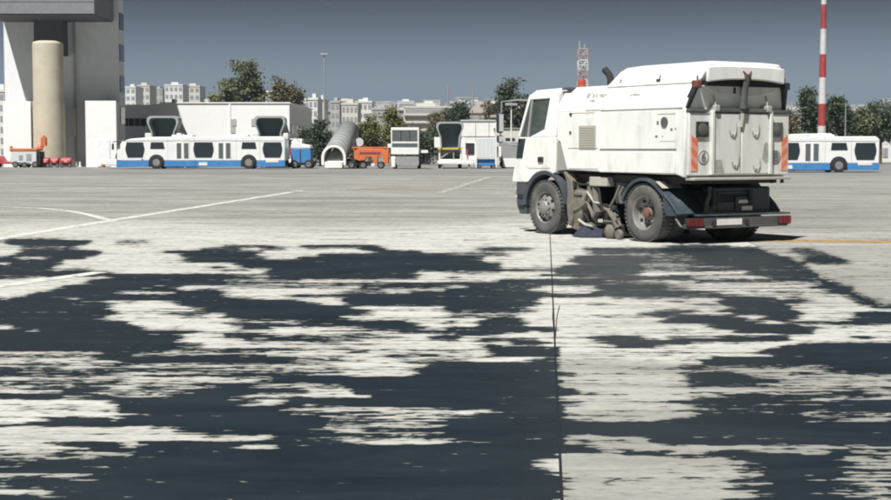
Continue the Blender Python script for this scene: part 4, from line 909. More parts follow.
# --- hills and the town on them
def hill_z(X, Y):
    t = max(0.0, (Y - 650) / 2600.0); r = 92 * t ** 1.15 * (0.86 + 0.10 * math.sin(X * 0.0016 + 0.6) + 0.06 * math.sin(X * 0.005))
    t = min(t, 1.0); r = 92 * t ** 1.15 * (0.86 + 0.10 * math.sin(X * 0.0016 + 0.6) + 0.06 * math.sin(X * 0.005))
    if Y > 3200: r += (Y - 3200) * 0.020 * (0.8 + 0.35 * math.sin(X * 0.0011 + 2) + 0.1 * math.sin(X * 0.004 + Y * 0.001))
    return GZ - 0.5 + r
def hill(y0, y1, ny):
    nx = 110; vs = []; fs = []
    for j in range(ny + 1):
        Y = y0 + (y1 - y0) * j / ny
        for i in range(nx + 1):
            X = -3200 + 6400 * i / nx; vs.append((X, Y, hill_z(X, Y) + rnd.uniform(-1, 1) * 0.0015 * (Y - 650)))
    for j in range(ny):
        for i in range(nx): k = j * (nx + 1) + i; fs.append((k, k + 1, k + nx + 2, k + nx + 1))
    o = MB().add(vs, fs).build('hill', 'hill', smooth=True); tag(o, kind='structure')
hill(650, 5200, 60)
protos = []
for k, (m_, W, D, H_) in enumerate((('house_white', 11, 10, 14), ('house_cream', 9, 10, 11), ('house_white', 16, 12, 18), ('house_pink', 10, 10, 9), ('house_grey', 13, 12, 15), ('house_white', 8, 9, 24))):
    o = empty('town_house', (0, -900 - 60 * k, -300), 0)
    MB().box(-W, W, 0, D, -6, H_).build('wall', m_, o)
    MB().box(-W - .3, W + .3, -.3, D + .3, H_, H_ + 0.8).build('roof', 'house_roof' if k in (1, 3) else m_, o)
    for s in range(int(H_ // 4)):
        MB().box(-W + 1, W - 1, -0.25, 0.05, s * 4 + 1.4, s * 4 + 2.9).build('window', 'house_window', o)
    protos.append(o)
kinds = ['white town house on the far hillside', 'cream town house with brown roof on the far hillside', 'broad white apartment house on the far hillside', 'pinkish low town house on the far hillside', 'grey apartment house on the far hillside', 'slim white tower house on the far hillside']
used = [False] * 6; spots = []
for n in range(2600):
    Y = 750 + 2400 * rnd.random() ** 0.75
    u_ = rnd.random(); pxx = rnd.uniform(300, 560) if u_ < 0.68 else (rnd.uniform(118, 300) if u_ < 0.86 else rnd.uniform(780, 905))
    X = PX(pxx, Y)
    if any(abs(X - a) < 24 and abs(Y - b) < 45 for a, b in spots): continue
    spots.append((X, Y))
    k = rnd.choices(range(6), (5, 3, 3, 2, 2, 2))[0]
    o = protos[k] if not used[k] else copy_tree(protos[k]); used[k] = True
    o.location = (X, Y, hill_z(X, Y)); o.rotation_euler = (0, 0, rnd.uniform(-0.5, 0.5)); sfac = rnd.uniform(0.75, 1.3); o.scale = (sfac, sfac, sfac * rnd.uniform(0.7, 1.05))
    tag(o, kinds[k], 'house', 'town houses on the hillside, ' + ('white', 'cream', 'broad white', 'pinkish', 'grey', 'slim white')[k])
    if len(spots) > 285: break

# ================================================================== TREES
def tree(px0, px1, ptop, pbase_crown, Y, leaf, label, seed, n=5200, leafs=0.34, lobes=None, grp=None, name='leafy_tree', cat='tree', gaps=0.0):
    r = random.Random(seed); x0, x1 = PX(px0, Y), PX(px1, Y); zt, zb = PZ(ptop, Y) - GZ, max(0.2, PZ(pbase_crown, Y) - GZ)
    o = empty(name, ((x0 + x1) / 2, Y, GZ), r.uniform(0, 6.28) * 0, label, cat, grp)
    W, Hc = (x1 - x0) / 2, (zt - zb) / 2; cz = (zt + zb) / 2
    clumps = []
    lobes = lobes or [(0, 0, 1, 1)]
    nc = 34
    for k in range(nc):
        lx, lz, lw, lh = lobes[k % len(lobes)]
        while True:
            a = Vector((r.uniform(-1, 1), r.uniform(-1, 1), r.uniform(-1, 1)))
            if 0.25 < a.length < 1: break
        a = a * 0.86
        clumps.append((Vector((lx * W + a.x * W * lw, a.y * W * lw * 0.8, cz + lz * Hc + a.z * Hc * lh)), r.uniform(0.14, 0.30) * W + 0.25))
    mb = MB(); per = n // nc
    for c, cr in clumps:
        for k in range(per):
            d = Vector((r.gauss(0, 1), r.gauss(0, 1), r.gauss(0, 0.8))); p = c + d * cr * 0.55
            p.z = min(max(p.z, zb * 0.8), zt + 0.1)
            s = leafs * r.uniform(0.5, 1.25); u = Vector((r.gauss(0, 1), r.gauss(0, 1), r.gauss(0, 1))).normalized(); v = u.orthogonal().normalized(); 
            q = u.cross(v); t = r.uniform(0, 6.28); v, q = v * math.cos(t) + q * math.sin(t), q * math.cos(t) - v * math.sin(t)
            i = len(mb.v); mb.v += [tuple(p - v * s * 0.5), tuple(p + q * s * 0.28), tuple(p + v * s * 0.5), tuple(p - q * s * 0.28)]; mb.f.append((i, i + 1, i + 2, i + 3))
    me = bpy.data.meshes.new('crown'); me.from_pydata(mb.v, [], mb.f); me.materials.append(MATS[leaf]); cr_ = bpy.data.objects.new('crown', me); C.objects.link(cr_); cr_.parent = o
    tr = MB(); tr.tube([(0, 0, 0), (0.03 * W, 0, zb * 0.6), (0, 0.05 * W, cz), (0.02, 0, cz + Hc * 0.6)], [0.05 * zt ** 0.8, 0.04 * zt ** 0.8, 0.026 * zt ** 0.8, 0.01], 9)
    for c, _ in clumps[::2]: tr.tube([(0, 0, zb * 0.5 + 0.4 * (c.z - zb * 0.5)), tuple(c * 0.5 + Vector((0, 0, c.z * 0.42))), tuple(c)], [0.018 * zt ** 0.8, 0.012 * zt ** 0.8, 0.01], 5)
    tr.build('trunk', 'bark', o, smooth=True)
    return o
tree(221, 266, 60, 108, 190, 'leaf_mid', 'tallest rounded tree above the low white building', 1, 7000, 0.42, [(-.45, -.3, .55, .7), (.1, .35, .55, .62), (.5, -.25, .5, .7), (0, -.3, .7, .6)])
tree(268, 306, 77, 112, 195, 'leaf_brown', 'brownish tree beside the tallest one above the low white building', 2, 5200, 0.40, [(-.4, .1, .55, .8), (.45, -.2, .5, .7), (0, -.4, .8, .5)])
tree(204, 224, 94, 110, 200, 'leaf_olive', 'low bush top peeping over the flat roof left of the tallest tree', 3, 1800, 0.35, name='bush', cat='bush')
tree(309, 332, 118, 166, 132, 'leaf_dark', 'dark bushy tree between the low white building and the grey stair tube', 4, 5200, 0.26)
tree(296, 316, 124, 166, 140, 'leaf_dark', 'dark shrub behind the small blue tractor', 5, 3000, 0.26, name='bush', cat='bush')
tree(356, 382, 110, 160, 134, 'leaf_olive', 'sunlit olive green tree directly behind the orange loader', 6, 5200, 0.26, [(-.2, .2, .8, .8), (.3, -.2, .7, .8)])
tree(380, 404, 107, 158, 137, 'leaf_olive', 'sunlit olive green tree left of the white lift vehicle', 7, 5000, 0.26, [(0, .25, .7, .7), (.2, -.3, .8, .7)])
tree(345, 366, 130, 164, 136, 'leaf_dark', 'dark shrub behind the grey stair tube', 8, 2800, 0.25, name='bush', cat='bush')
tree(398, 440, 122, 166, 142, 'leaf_dark', 'dark hedge tree behind the white lift vehicle', 9, 5600, 0.27, [(-.5, 0, .5, .9), (.4, -.1, .6, .9)])
tree(440, 470, 98, 132, 210, 'leaf_dark', 'dark tree above the canopy of the white stair truck', 10, 4200, 0.36, [(-.2, -.1, .8, .9), (.4, .2, .5, .7)])
tree(428, 446, 112, 134, 205, 'leaf_brown', 'small brown tree left of the stair truck canopy', 11, 2400, 0.34)
tree(491, 535, 79, 138, 165, 'leaf_dark', 'tall dark tree just behind the sweeper cab', 12, 8500, 0.36, [(-.1, .5, .55, .45), (.5, -.1, .5, .7), (-.5, -.3, .5, .6), (.2, -.5, .6, .5)])
tree(478, 502, 100, 140, 175, 'leaf_brown', 'thin brown tree left of the tall dark tree', 13, 2600, 0.34)
tree(795, 826, 88, 142, 130, 'leaf_dark', 'dark tree left of the striped mast behind the bus', 14, 6000, 0.30, [(-.1, .3, .7, .7), (.2, -.3, .8, .7)])
tree(824, 852, 96, 142, 132, 'leaf_dark', 'dark tree right of the striped mast behind the bus', 15, 5600, 0.30, [(-.2, .2, .7, .8), (.4, -.2, .6, .7)])
tree(846, 876, 108, 143, 136, 'leaf_mid', 'rounded tree behind the right end of the bus', 16, 5000, 0.30)
tree(778, 800, 108, 142, 140, 'leaf_brown', 'brownish shrub just right of the sweeper tail', 17, 3000, 0.30, name='bush', cat='bush')

tree(858, 900, 98, 143, 150, 'leaf_dark', 'dark tree mass at the right edge behind the bus', 18, 5200, 0.32)
tree(808, 840, 104, 143, 140, 'leaf_dark', 'dark tree filling the gap behind the striped mast', 19, 4600, 0.30)
# ================================================================== MASTS
Y = 112; o = empty('striped_mast', (PX(820.5, Y), Y, GZ), 0, 'tall slim red and white banded mast behind the bus', 'mast')
edges = [168, 126, 104, 78, 55, 30, 6, -20, -48, -78]
for k in range(len(edges) - 1):
    z0, z1 = max(0, PZ(edges[k], Y) - GZ), PZ(edges[k + 1], Y) - GZ; ra = 0.33 - 0.011 * z0; rb = 0.33 - 0.011 * z1
    MB().cyl((0, 0, z0), (0, 0, z1), ra, rb, 20).build('band', 'mast_white' if k % 2 == 0 else 'mast_red', o, smooth=True)
MB().box(-0.5, 0.5, -0.5, 0.5, 0, 0.25).build('footing', 'column_concrete', o)
Y = 260; o = empty('lattice_tower', (PX(582, Y), Y, GZ), 0, 'pale red and white lattice tower rising behind the sweeper roof', 'tower')
ed = [150, 120, 102, 91, 80.5, 71, 61, 50]
for k in range(len(ed) - 1):
    z0, z1 = max(0, PZ(ed[k], Y) - GZ), PZ(ed[k + 1], Y) - GZ; q = MB(); w0 = w1 = 0.78
    cs = [(-1, -1), (1, -1), (1, 1), (-1, 1)]
    for a, b in cs: q.cyl((a * w0, b * w0, z0), (a * w1, b * w1, z1), 0.13, n=6)
    for i in range(4):
        a, b = cs[i], cs[(i + 1) % 4]
        q.cyl((a[0] * w0, a[1] * w0, z0), (b[0] * w1, b[1] * w1, z1), 0.09, n=5); q.cyl((b[0] * w0, b[1] * w0, z0), (a[0] * w1, a[1] * w1, z1), 0.09, n=5); q.cyl((a[0] * w1, a[1] * w1, z1), (b[0] * w1, b[1] * w1, z1), 0.1, n=5)
        q.cyl((a[0] * w0, a[1] * w0, (z0 + z1) / 2), (b[0] * w1, b[1] * w1, (z0 + z1) / 2), 0.08, n=5)
    q.build('section', 'lattice_white' if k % 2 else 'lattice_red', o) if False else q.build('section', 'lattice_white' if k % 2 == 1 else 'lattice_red', o)
zt = PZ(50, Y) - GZ; MB().cyl((-0.6, 0, zt), (-0.6, 0, zt + 1.4), 0.07).cyl((0.3, 0, zt), (0.3, 0, zt + 0.9), 0.06).build('aerial', 'lattice_white', o)
def mast(px, ptop, Y, r, label, head=True, m='grey_steel'):
    o = empty('lamp_mast', (PX(px, Y), Y, GZ), 0, label, 'lamp post'); zt = PZ(ptop, Y) - GZ
    MB().cyl((0, 0, 0), (0, 0, zt), r, r * 0.55, 10).build('pole', m, o)
    if head: MB().box(-0.55, 0.55, -0.25, 0.15, zt, zt + 0.22).build('lamp_head', 'grey_steel', o, bevel=0.04)
mast(325, 56, 200, 0.16, 'thin tall lamp mast right of the low white building')
mast(496, 118, 130, 0.10, 'pale leaning-looking lamp post beside the sweeper mirror', True, 'white_steel')
mast(511, 106, 135, 0.09, 'short white lamp post in front of the tall dark tree', True, 'white_steel')
mast(448, 86, 700, 0.6, 'distant thin mast on the skyline over the stair truck', False)
mast(473, 90, 650, 0.7, 'distant stubby mast on the skyline over the site cabins', True)
mast(844, 104, 118, 0.06, 'thin lamp pole between the trees behind the bus', False)

# ================================================================== GROUND VEHICLES
def road_wheel(parent, x, y, r=0.5, wd=0.28, sgn=-1, axis='y', rim='rim'):
    pr = [(r * 0.55, -wd / 2), (r * 0.93, -wd / 2), (r, -wd * 0.3), (r, wd * 0.3), (r * 0.93, wd / 2), (r * 0.55, wd / 2)]
    t = MB().lathe(pr, (x, y, r), axis, 26).build('wheel', 'dark_rubber', parent, smooth=True)
    off = sgn * (wd / 2 + 0.01)
    q = MB().lathe([(r * 0.56, off), (r * 0.42, off * 0.8), (r * 0.2, off), (0, off)], (x, y, r), axis, 18); q.build('rim', rim, t, smooth=True)
def make_bus():
    o = empty('apron_bus', (0, 0, GZ)); L_, W, H_ = 12.9, 2.8, 2.46
    # local: x 0 (nose, left) .. L_, near side at y = 0, far side at y = W
    wx = (3.15, 10.15)
    low = [(0.55, 0.62), (0.05, 0.66), (-0.02, 0.9), (0.22, 1.5), (0.55, 2.08), (1.2, 2.28), (3.0, H_ - 0.04), (L_ - 0.25, H_), (L_, H_ - 0.2), (L_, 0.62)]
    MB().prism(low, 0, W).build('body', 'bus_white', o, bevel=0.05)
    MB().prism([(0.05, 0.66), (-1.0, 0.70), (-1.08, 0.62), (-1.0, 0.30), (0.5, 0.22), (0.55, 0.62)], 0.15, W - 0.15).build('front_apron', 'bus_white', o, bevel=0.05)
    MB().box(-1.15, -0.9, 0.3, 0.7, 0.12, 0.36).build('tow_eye', 'orange_steel', o, bevel=0.03)
    for s, y0, y1 in ((-1, -0.012, 0.05), (1, W - 0.05, W + 0.012)):
        for a, b in ((0.1, 2.55), (3.75, 6.1), (6.12, 7.9), (7.92, 9.55), (10.75, L_)):
            MB().box(a, b, y0, y1, 0.17, 0.62).build('skirt', 'bus_blue', o, bevel=0.01)
        MB().box(0.0, L_, W / 2 - 1.1 if s < 0 else W / 2, W / 2 if s < 0 else W / 2 + 1.1, 0.3, 0.62).build('floor_pan', 'dark_rubber', o) if s < 0 else None
        y = y0 if s < 0 else y1
        f = (y - 0.006, y + 0.004) if s < 0 else (y - 0.004, y + 0.006)
        f = (-0.022, 0.03) if s < 0 else (W - 0.03, W + 0.022)
        def pan(pts, m='bus_glass', name='window'):
            return MB().prism(pts, f[0], f[1]).build(name, m, o)
        for a, b in ((0.8, 2.25), (5.95, 7.5), (11.2, 12.7)):
            pan([(a + .1, 2.02), (b - .1, 2.02), (b, 1.55), (b - .02, 1.3), (b - .16, 0.86), (a + .16, 0.86), (a + .02, 1.3), (a, 1.55)])
        for a, b in ((2.68, 3.78), (9.6, 10.75)): pan([(a + .06, 2.02), (b - .1, 2.02), (b, 1.52), (a, 1.52)])
        for a, b in ((4.62, 5.66), (7.80, 8.84)):
            d = MB().box(a, b, f[0], f[1], 0.66, 2.02).build('door', 'bus_white', o)
            for p0, p1 in ((a + .07, (a + b) / 2 - .1), ((a + b) / 2 + .1, b - .07)): MB().box(p0, p1, f[0] - 0.006 if s < 0 else f[0], f[1] if s < 0 else f[1] + 0.006, 0.78, 1.96).build('pane', 'bus_glass_grey', d)
        for xx in wx:
            q = MB(); pts = arc(xx, 0.5, 0.60, 0, 180, 14); q.prism(pts + [(xx - 0.60, 0.15), (xx + 0.60, 0.15)], f[0] + 0.006 if s < 0 else W - 0.2, 0.2 if s < 0 else f[1] - 0.006); q.build('wheel_well', 'dark_rubber', o)
            road_wheel(o, xx, -0.02 if s < 0 else W + 0.02 - 0.0, 0.49, 0.16, s)
    for a, b, z0, z1 in ((6.35, 7.0, 0.26, 0.50), (11.45, 12.4, 0.50, 0.68)): MB().box(a, b, -0.03, -0.011, z0, z1).build('plate', 'plate_white', o)
    q = MB(); q.tube([(0.35, -0.02, 2.1), (-0.05, -0.28, 2.05), (-0.08, -0.30, 1.85)], 0.03, 6); q.box(-0.14, -0.02, -0.40, -0.2, 1.45, 1.88); q.build('mirror', 'dark_rubber', o)
    for xx in (4.0, 6.0, 9.2, 11.0): MB().box(xx, xx + 0.02, -0.006, 0.02, 0.64, H_ - 0.1).build('panel_seam', 'canopy_grey', o)
    MB().box(0.3, L_ - 0.1, -0.016, 0.02, 2.12, 2.15).build('rain_gutter', 'canopy_grey', o)
    for xx in (2.0, 8.1): MB().box(xx, xx + 0.12, -0.022, 0.0, 0.68, 0.76).build('marker_lamp', 'orange_lens', o)
    MB().box(0.18, 0.40, -0.02, 0.02, 1.55, 1.95).build('side_lamp', 'bus_glass_grey', o)
    MB().prism([(0.20, 1.42), (0.50, 1.98), (0.49, 2.02), (0.19, 1.46)], 0.2, W - 0.2).build('windscreen', 'bus_glass', o)
    for a in (4.2, 8.4): MB().box(a, a + 1.6, 0.6, W - 0.6, H_ - 0.02, H_ + 0.12).build('roof_vent', 'bus_white', o, bevel=0.04)
    return o
bus = make_bus(); bus.location = (PX(115.6, 114), 114, GZ); tag(bus, 'long white and blue apron bus parked before the low white building', 'bus', 'white and blue apron buses')
bus2 = copy_tree(bus); bus2.scale = (0.95,) * 3; bus2.location = (PX(878.5, 97) - 12.9 * 0.95, 97, GZ); tag(bus2, 'white and blue apron bus half hidden behind the sweeper tail', 'bus')
# another bus roof behind the second one
def roofbox():
    o = empty('service_van', (PX(799, 104), 104, GZ), 0, 'white van whose roof shows above the bus beside the sweeper tail', 'van')
    MB().prism([(-1.0, 0.35), (-1.0, 1.0), (-0.8, 1.9), (-0.55, 2.55), (2.2, 2.6), (2.3, 2.4), (2.3, 0.35)], 0, 1.9).build('body', 'white_steel', o, bevel=0.08)
    for x in (-0.4, 1.7):
        for y in (0.05, 1.85): road_wheel(o, x, y, 0.34, 0.22)
    MB().prism([(-0.9, 1.5), (-0.6, 2.3), (-0.2, 2.3), (-0.2, 1.5)], -0.01, 0.05).build('window', 'bus_glass', o)
roofbox()

def make_stair_truck():
    """passenger steps on a low lorry: hooded platform towards -y, stair falling away towards +y"""
    o = empty('stair_truck', (0, 0, GZ))
    MB().box(-0.95, 0.95, 0.1, 6.6, 0.48, 0.78).build('chassis', 'white_steel', o, bevel=0.03)
    MB().box(-1.05, 2.0, -0.25, 0.10, 0.36, 0.66).build('front_beam', 'white_steel', o, bevel=0.04)
    for x in (-0.85, 0.85):
        for y in (1.2, 5.2): road_wheel(o, x, y, 0.42, 0.28, -1 if x < 0 else 1, 'x')
    MB().box(-1.0, 1.0, 0.0, 1.5, 1.62, 1.72).build('platform', 'grey_steel', o)
    MB().box(-1.02, 1.02, -0.06, 0.0, 1.60, 1.74).build('platform_edge', 'yellow_steel', o)
    for x in (-0.9, 0.9): MB().box(x - 0.05, x + 0.05, 0.1, 0.2, 0.7, 1.62).build('leg', 'white_steel', o)
    q = MB().box(0.25, 0.35, 0.1, 0.2, 0.7, 1.62); q.tube([(-0.9, 0.15, 0.8), (0.3, 0.15, 1.6)], 0.04, 6); q.build('brace', 'grey_steel', o)
    for s in (-1, 1): MB().box(s * 0.78, s * 1.32, -0.05, 1.3, 1.74, 2.62).build('side_panel', 'white_steel', o, bevel=0.03)
    # flared hood
    def ringp(y, k): return [(-0.80 * k, y, 1.74), (-0.86 * k, y, 2.7), (-1.16 * k, y, 3.45), (-1.12 * k, y, 3.78), (-0.9 * k, y, 3.92), (0.9 * k, y, 3.92), (1.12 * k, y, 3.78), (1.16 * k, y, 3.45), (0.86 * k, y, 2.7), (0.80 * k, y, 1.74)]
    a0, a1 = ringp(-0.2, 1.0), ringp(1.9, 0.92); b0, b1 = ringp(-0.2, 0.86), ringp(1.9, 0.80); n = 10
    b0 = [(x, y, 1.74 + (z - 1.74) * 0.93) for x, y, z in b0]; b1 = [(x, y, 1.74 + (z - 1.74) * 0.93) for x, y, z in b1]
    q = MB(); vs = a0 + a1 + b0 + b1; fs = []
    for i in range(n - 1): fs += [(i, i + 1, n + i + 1, n + i), (2 * n + i, 3 * n + i, 3 * n + i + 1, 2 * n + i + 1), (i, 2 * n + i, 2 * n + i + 1, i + 1), (n + i, n + i + 1, 3 * n + i + 1, 3 * n + i)]
    q.add(vs, fs); q.build('hood', 'canopy_grey', o, smooth=True)
    MB().add([(x, 0.9, z) for x, y, z in b0], [tuple(range(n))]).build('hood_screen', 'canopy_glass', o)
    # stair falling away, with its roof
    q = MB()
    for k in range(8): q.box(-0.8, 0.8, 1.5 + 0.5 * k, 2.0 + 0.5 * k, 1.5 - 0.17 * k, 1.66 - 0.17 * k)
    q.build('steps', 'grey_steel', o)
    for s in (-1, 1): MB().prism([(1.5, 1.6), (5.6, 0.25), (5.6, 1.2), (1.5, 2.7)], s * 0.82, s * 0.88, 'x').build('balustrade', 'white_steel', o)
    MB().prism([(1.9, 3.6), (5.4, 2.3), (5.4, 2.38), (1.9, 3.7)], -0.95, 0.95, 'x').build('stair_roof', 'canopy_grey', o)
    # driver's cab beside the platform
    MB().box(1.42, 2.35, 0.15, 1.7, 0.66, 2.2).build('cab', 'white_steel', o, bevel=0.05)
    MB().box(1.32, 2.05, 0.10, 0.16, 1.15, 2.15).build('cab_opening', 'dark_rubber', o)
    MB().box(1.40, 1.52, 0.0, 0.12, 1.0, 1.6).build('seat', 'red_steel', o, bevel=0.02)
    q = MB(); q.tube([(2.05, -0.1, 0.3), (2.2, 0.05, 1.2), (2.32, 0.12, 2.2)], 0.07, 8); q.build('guard_post', 'white_steel', o, smooth=True)
    for x in (-0.7, 1.6): MB().cyl((x, -0.05, 0), (x, -0.05, 0.4), 0.07, n=8).build('jack', 'grey_steel', o)
    return o
st = make_stair_truck(); st.location = (PX(450, 116), 116, GZ); st.scale = (0.92,) * 3; tag(st, 'white hooded stair truck with yellow platform edge beside the pale container', 'stair truck', 'hooded stair trucks')
for px, lb_, yy in ((164, 'hooded stair truck behind the front half of the long bus', 121), (270.5, 'hooded stair truck behind the rear half of the long bus', 121)):
    c = copy_tree(st); c.location = (PX(px, yy), yy, GZ); c.scale = (1.10, 1.1, 1.06); tag(c, lb_, 'stair truck')

# covered stair tube, seen from its foot
o = empty('covered_stair', (PX(334, 115), 115, GZ), R(-7), 'grey ribbed covered stair tube with white arched entrance', 'stair')
def arch_ring(y, zb, r, k=1.0, n=16, hh=0.55):
    pts = [(-r, y, zb)] + [(r * math.cos(R(180 - 180 * i / n)), y, zb + hh + r * 1.05 * math.sin(R(180 * i / n))) for i in range(n + 1)] + [(r, y, zb)]
    return pts
def shellring(specs):
    q = MB(); rings = [arch_ring(*s) for s in specs]; n = len(rings[0])
    vs = [p for r_ in rings for p in r_]; fs = []
    for k in range(len(rings) - 1): fs += [(k * n + i, k * n + i + 1, (k + 1) * n + i + 1, (k + 1) * n + i) for i in range(n - 1)]
    return q.add(vs, fs)
q = shellring([(0.05, 0.5, 0.84), (6.0, 2.35, 0.84)]); t_ = q.build('tube', 'tube_grey', o, smooth=True)
sd = t_.modifiers.new('thick', 'SOLIDIFY'); sd.thickness = 0.05
for k in range(9):
    f = k / 8.0; yk = 0.4 + 5.5 * f; q = shellring([(yk, 0.5 + 1.85 * yk / 6, 0.865), (yk + 0.07, 0.5 + 1.85 * (yk + .07) / 6, 0.865)]); q.build('rib', 'canopy_grey', o, smooth=True)
q = MB(); a, b = arch_ring(-0.1, 0.3, 0.95), arch_ring(-0.1, 0.3, 0.76); n = len(a); a2, b2 = arch_ring(0.12, 0.3, 0.95), arch_ring(0.12, 0.3, 0.76)
fs = []
for i in range(n - 1): fs += [(i, i + 1, n + i + 1, n + i), (2 * n + i, 3 * n + i, 3 * n + i + 1, 2 * n + i + 1), (i, 2 * n + i, 2 * n + i + 1, i + 1), (n + i, n + i + 1, 3 * n + i + 1, 3 * n + i)]
q.add(a + b + a2 + b2, fs); q.build('entrance_arch', 'white_steel', o, smooth=True)
MB().box(-0.68, 0.68, -0.2, 0.5, 0.05, 0.52).build('foot_box', 'white_steel', o, bevel=0.03)
q = MB()
for k in range(12): q.box(-0.7, 0.7, 0.3 + 0.45 * k, 0.75 + 0.45 * k, 0.45 + 0.15 * k, 0.60 + 0.15 * k)
q.build('steps', 'white_steel', o)
MB().box(0.2, 1.6, 1.6, 4.5, 0.35, 0.75).build('chassis', 'dark_rubber', o, bevel=0.03)
for x in (-0.7, 1.5):
    for y in (2.0, 4.4): road_wheel(o, x, y, 0.36, 0.22, -1, 'x')
q = MB()
for y, z in ((4.6, 1.8), (5.6, 2.2)):
    for x in (-0.7, 0.7): MB().cyl((x, y, 0.5), (x, y, z), 0.06, n=8).build('prop', 'grey_steel', o)
MB().lathe([(0.0, -0.02), (0.34, -0.02), (0.34, 0.02), (0, 0.02)], (1.15, 4.6, 2.05), 'y', 18).build('round_sign', 'pale_steel', o)
MB().cyl((1.15, 4.62, 0.5), (1.15, 4.62, 1.8), 0.03, n=6).build('sign_post', 'grey_steel', o)

# orange belt loader
o = empty('belt_loader', (PX(371, 115), 115, GZ), 0, 'bright orange belt loader beside the grey stair tube', 'loader')
q = MB(); q.prism([(-1.3, 0.75), (-1.3, 1.35), (-0.9, 1.55), (0.9, 1.52), (1.35, 1.4), (1.35, 0.4), (1.0, 0.4), (0.92, 0.95), (0.55, 0.95), (0.5, 0.4), (0.2, 0.4), (0.1, 0.9), (-0.35, 0.9), (-0.45, 0.65), (-0.9, 0.6)], 0, 1.5); q.build('body', 'orange_steel', o, bevel=0.03)
MB().box(-0.85, 0.75, -0.02, 0.02, 1.12, 1.28).build('body_groove', 'hub_red', o)
MB().box(-1.45, 1.35, 0.1, 0.5, 1.56, 1.66).build('belt_rail', 'orange_steel', o, bevel=0.02)
q = MB(); 
for x in (-1.3, -0.4, 0.5, 1.3): q.box(x - .04, x + .04, 0.1, 0.18, 1.4, 1.62)
q.build('rail_post', 'orange_steel', o)
MB().box(-2.0, 0.2, 0.2, 1.4, 0.25, 0.55).build('drawbar', 'dark_rubber', o, bevel=0.03)
for x in (-1.5, -0.6, 0.75): road_wheel(o, x, 0.15, 0.27, 0.2); road_wheel(o, x, 1.35, 0.27, 0.2)
MB().box(0.02, 0.28, -0.04, 0.0, 0.2, 0.42).build('rear_lamp', 'plate_white', o)

# white high-lift vehicle
o = empty('lift_vehicle', (PX(405, 114), 114, GZ), 0, 'white high-lift cabin vehicle with big windows and grey base', 'lift vehicle')
q = MB(); q.box(-1.06, 1.06, 0, 3.2, 1.1, 1.62); q.box(-1.06, 1.06, 0, 3.2, 2.92, 3.14)
for x in (-1.06, 0.96): q.box(x, x + 0.10, 0, 0.1, 1.62, 2.92)
q.box(-1.06, -0.98, 0.1, 3.2, 1.62, 2.92); q.box(-1.0, 1.0, 3.1, 3.2, 1.62, 2.92); q.box(-0.97, 0.97, 0.02, 0.09, 1.93, 2.06)
cabn = q.build('cabin', 'white_steel', o, bevel=0.02)
MB().box(1.0, 1.06, 0.1, 3.1, 1.62, 2.92).build('shaded_side_wall', 'pale_steel', o)  # right side set darker: its shade is put into the colour
for a, b in ((-0.94, -0.32), (-0.28, 0.34), (0.38, 0.94)): MB().box(a, b, 0.04, 0.06, 2.08, 2.90).build('pane', 'bus_glass_grey', cabn)
MB().box(-0.94, 0.94, 0.04, 0.06, 1.64, 1.92).build('pane', 'bus_glass_grey', cabn)
MB().box(1.055, 1.075, 0.8, 2.0, 2.1, 2.6).build('side_window', 'bus_glass', o)
MB().box(-1.3, -1.08, 0.3, 0.5, 1.6, 1.9).build('mirror', 'white_steel', o, bevel=0.02)
MB().prism([(-0.55, 0.2), (-0.75, 0.45), (-0.7, 1.0), (1.0, 1.02), (1.1, 0.4), (1.0, 0.2)], 0.1, 3.2).build('base', 'grey_steel', o, bevel=0.04)
MB().box(-1.05, -0.72, 0.0, 0.4, 0.12, 0.95).build('corner_fender', 'white_steel', o, bevel=0.05)
for x in (-0.8, 1.05):
    for y in (0.9, 2.8): road_wheel(o, x, y, 0.34, 0.24, -1, 'x')
q = MB()
for s in (1, -1): q.tube([(1.4, 1.6 - 1.0 * s, 0.5), (1.4, 1.6 + 1.0 * s, 1.1)], 0.06, 6)
q.box(1.1, 1.9, 0.6, 2.8, 0.35, 0.55); q.build('scissor_arm', 'dark_rubber', o)
MB().box(1.15, 1.75, 0.4, 1.6, 1.2, 1.42).build('service_step', 'white_steel', o, bevel=0.02)

# pale cargo container on blue stand
o = empty('cargo_container', (PX(487, 115), 115, GZ), 0, 'pale grey cargo container standing on a blue dolly', 'container')
q = MB().box(-0.85, 0.72, 0, 3.0, 0.78, 2.35); cc = q.build('box', 'pale_steel', o, bevel=0.03)
for x in (-0.86, 0.66): MB().box(x, x + 0.08, -0.02, 0.1, 0.1, 2.36).build('corner_post', 'white_steel', o)
q = MB()
for k in range(5): q.box(-0.7 + k * 0.3, -0.66 + k * 0.3, -0.015, 0.0, 0.9, 2.25)
q.build('wall_ribs', 'white_steel', cc)
MB().box(-0.75, 0.62, 0.2, 2.8, 0.22, 0.72).build('dolly', 'bus_blue', o, bevel=0.04)
for x in (-0.6, 0.5):
    for y in (0.3, 2.6): road_wheel(o, x, y, 0.2, 0.12)
MB().box(0.78, 1.1, 0.3, 2.6, 0.9, 1.7).build('side_locker', 'white_steel', o, bevel=0.03)
o = empty('cargo_trailer', (PX(512, 118), 118, GZ), 0, 'grey green trailer with white front panel beside the sweeper cab', 'trailer')
MB().box(-0.9, 1.2, 0, 3.4, 0.55, 2.1).build('body', 'grey_steel', o, bevel=0.04)
MB().box(-0.75, 1.2, -0.06, 0.0, 0.08, 0.75).build('front_panel', 'white_steel', o, bevel=0.02)
for x in (-0.6, 0.9):
    for y in (0.5, 2.8): road_wheel(o, x, y, 0.3, 0.2)
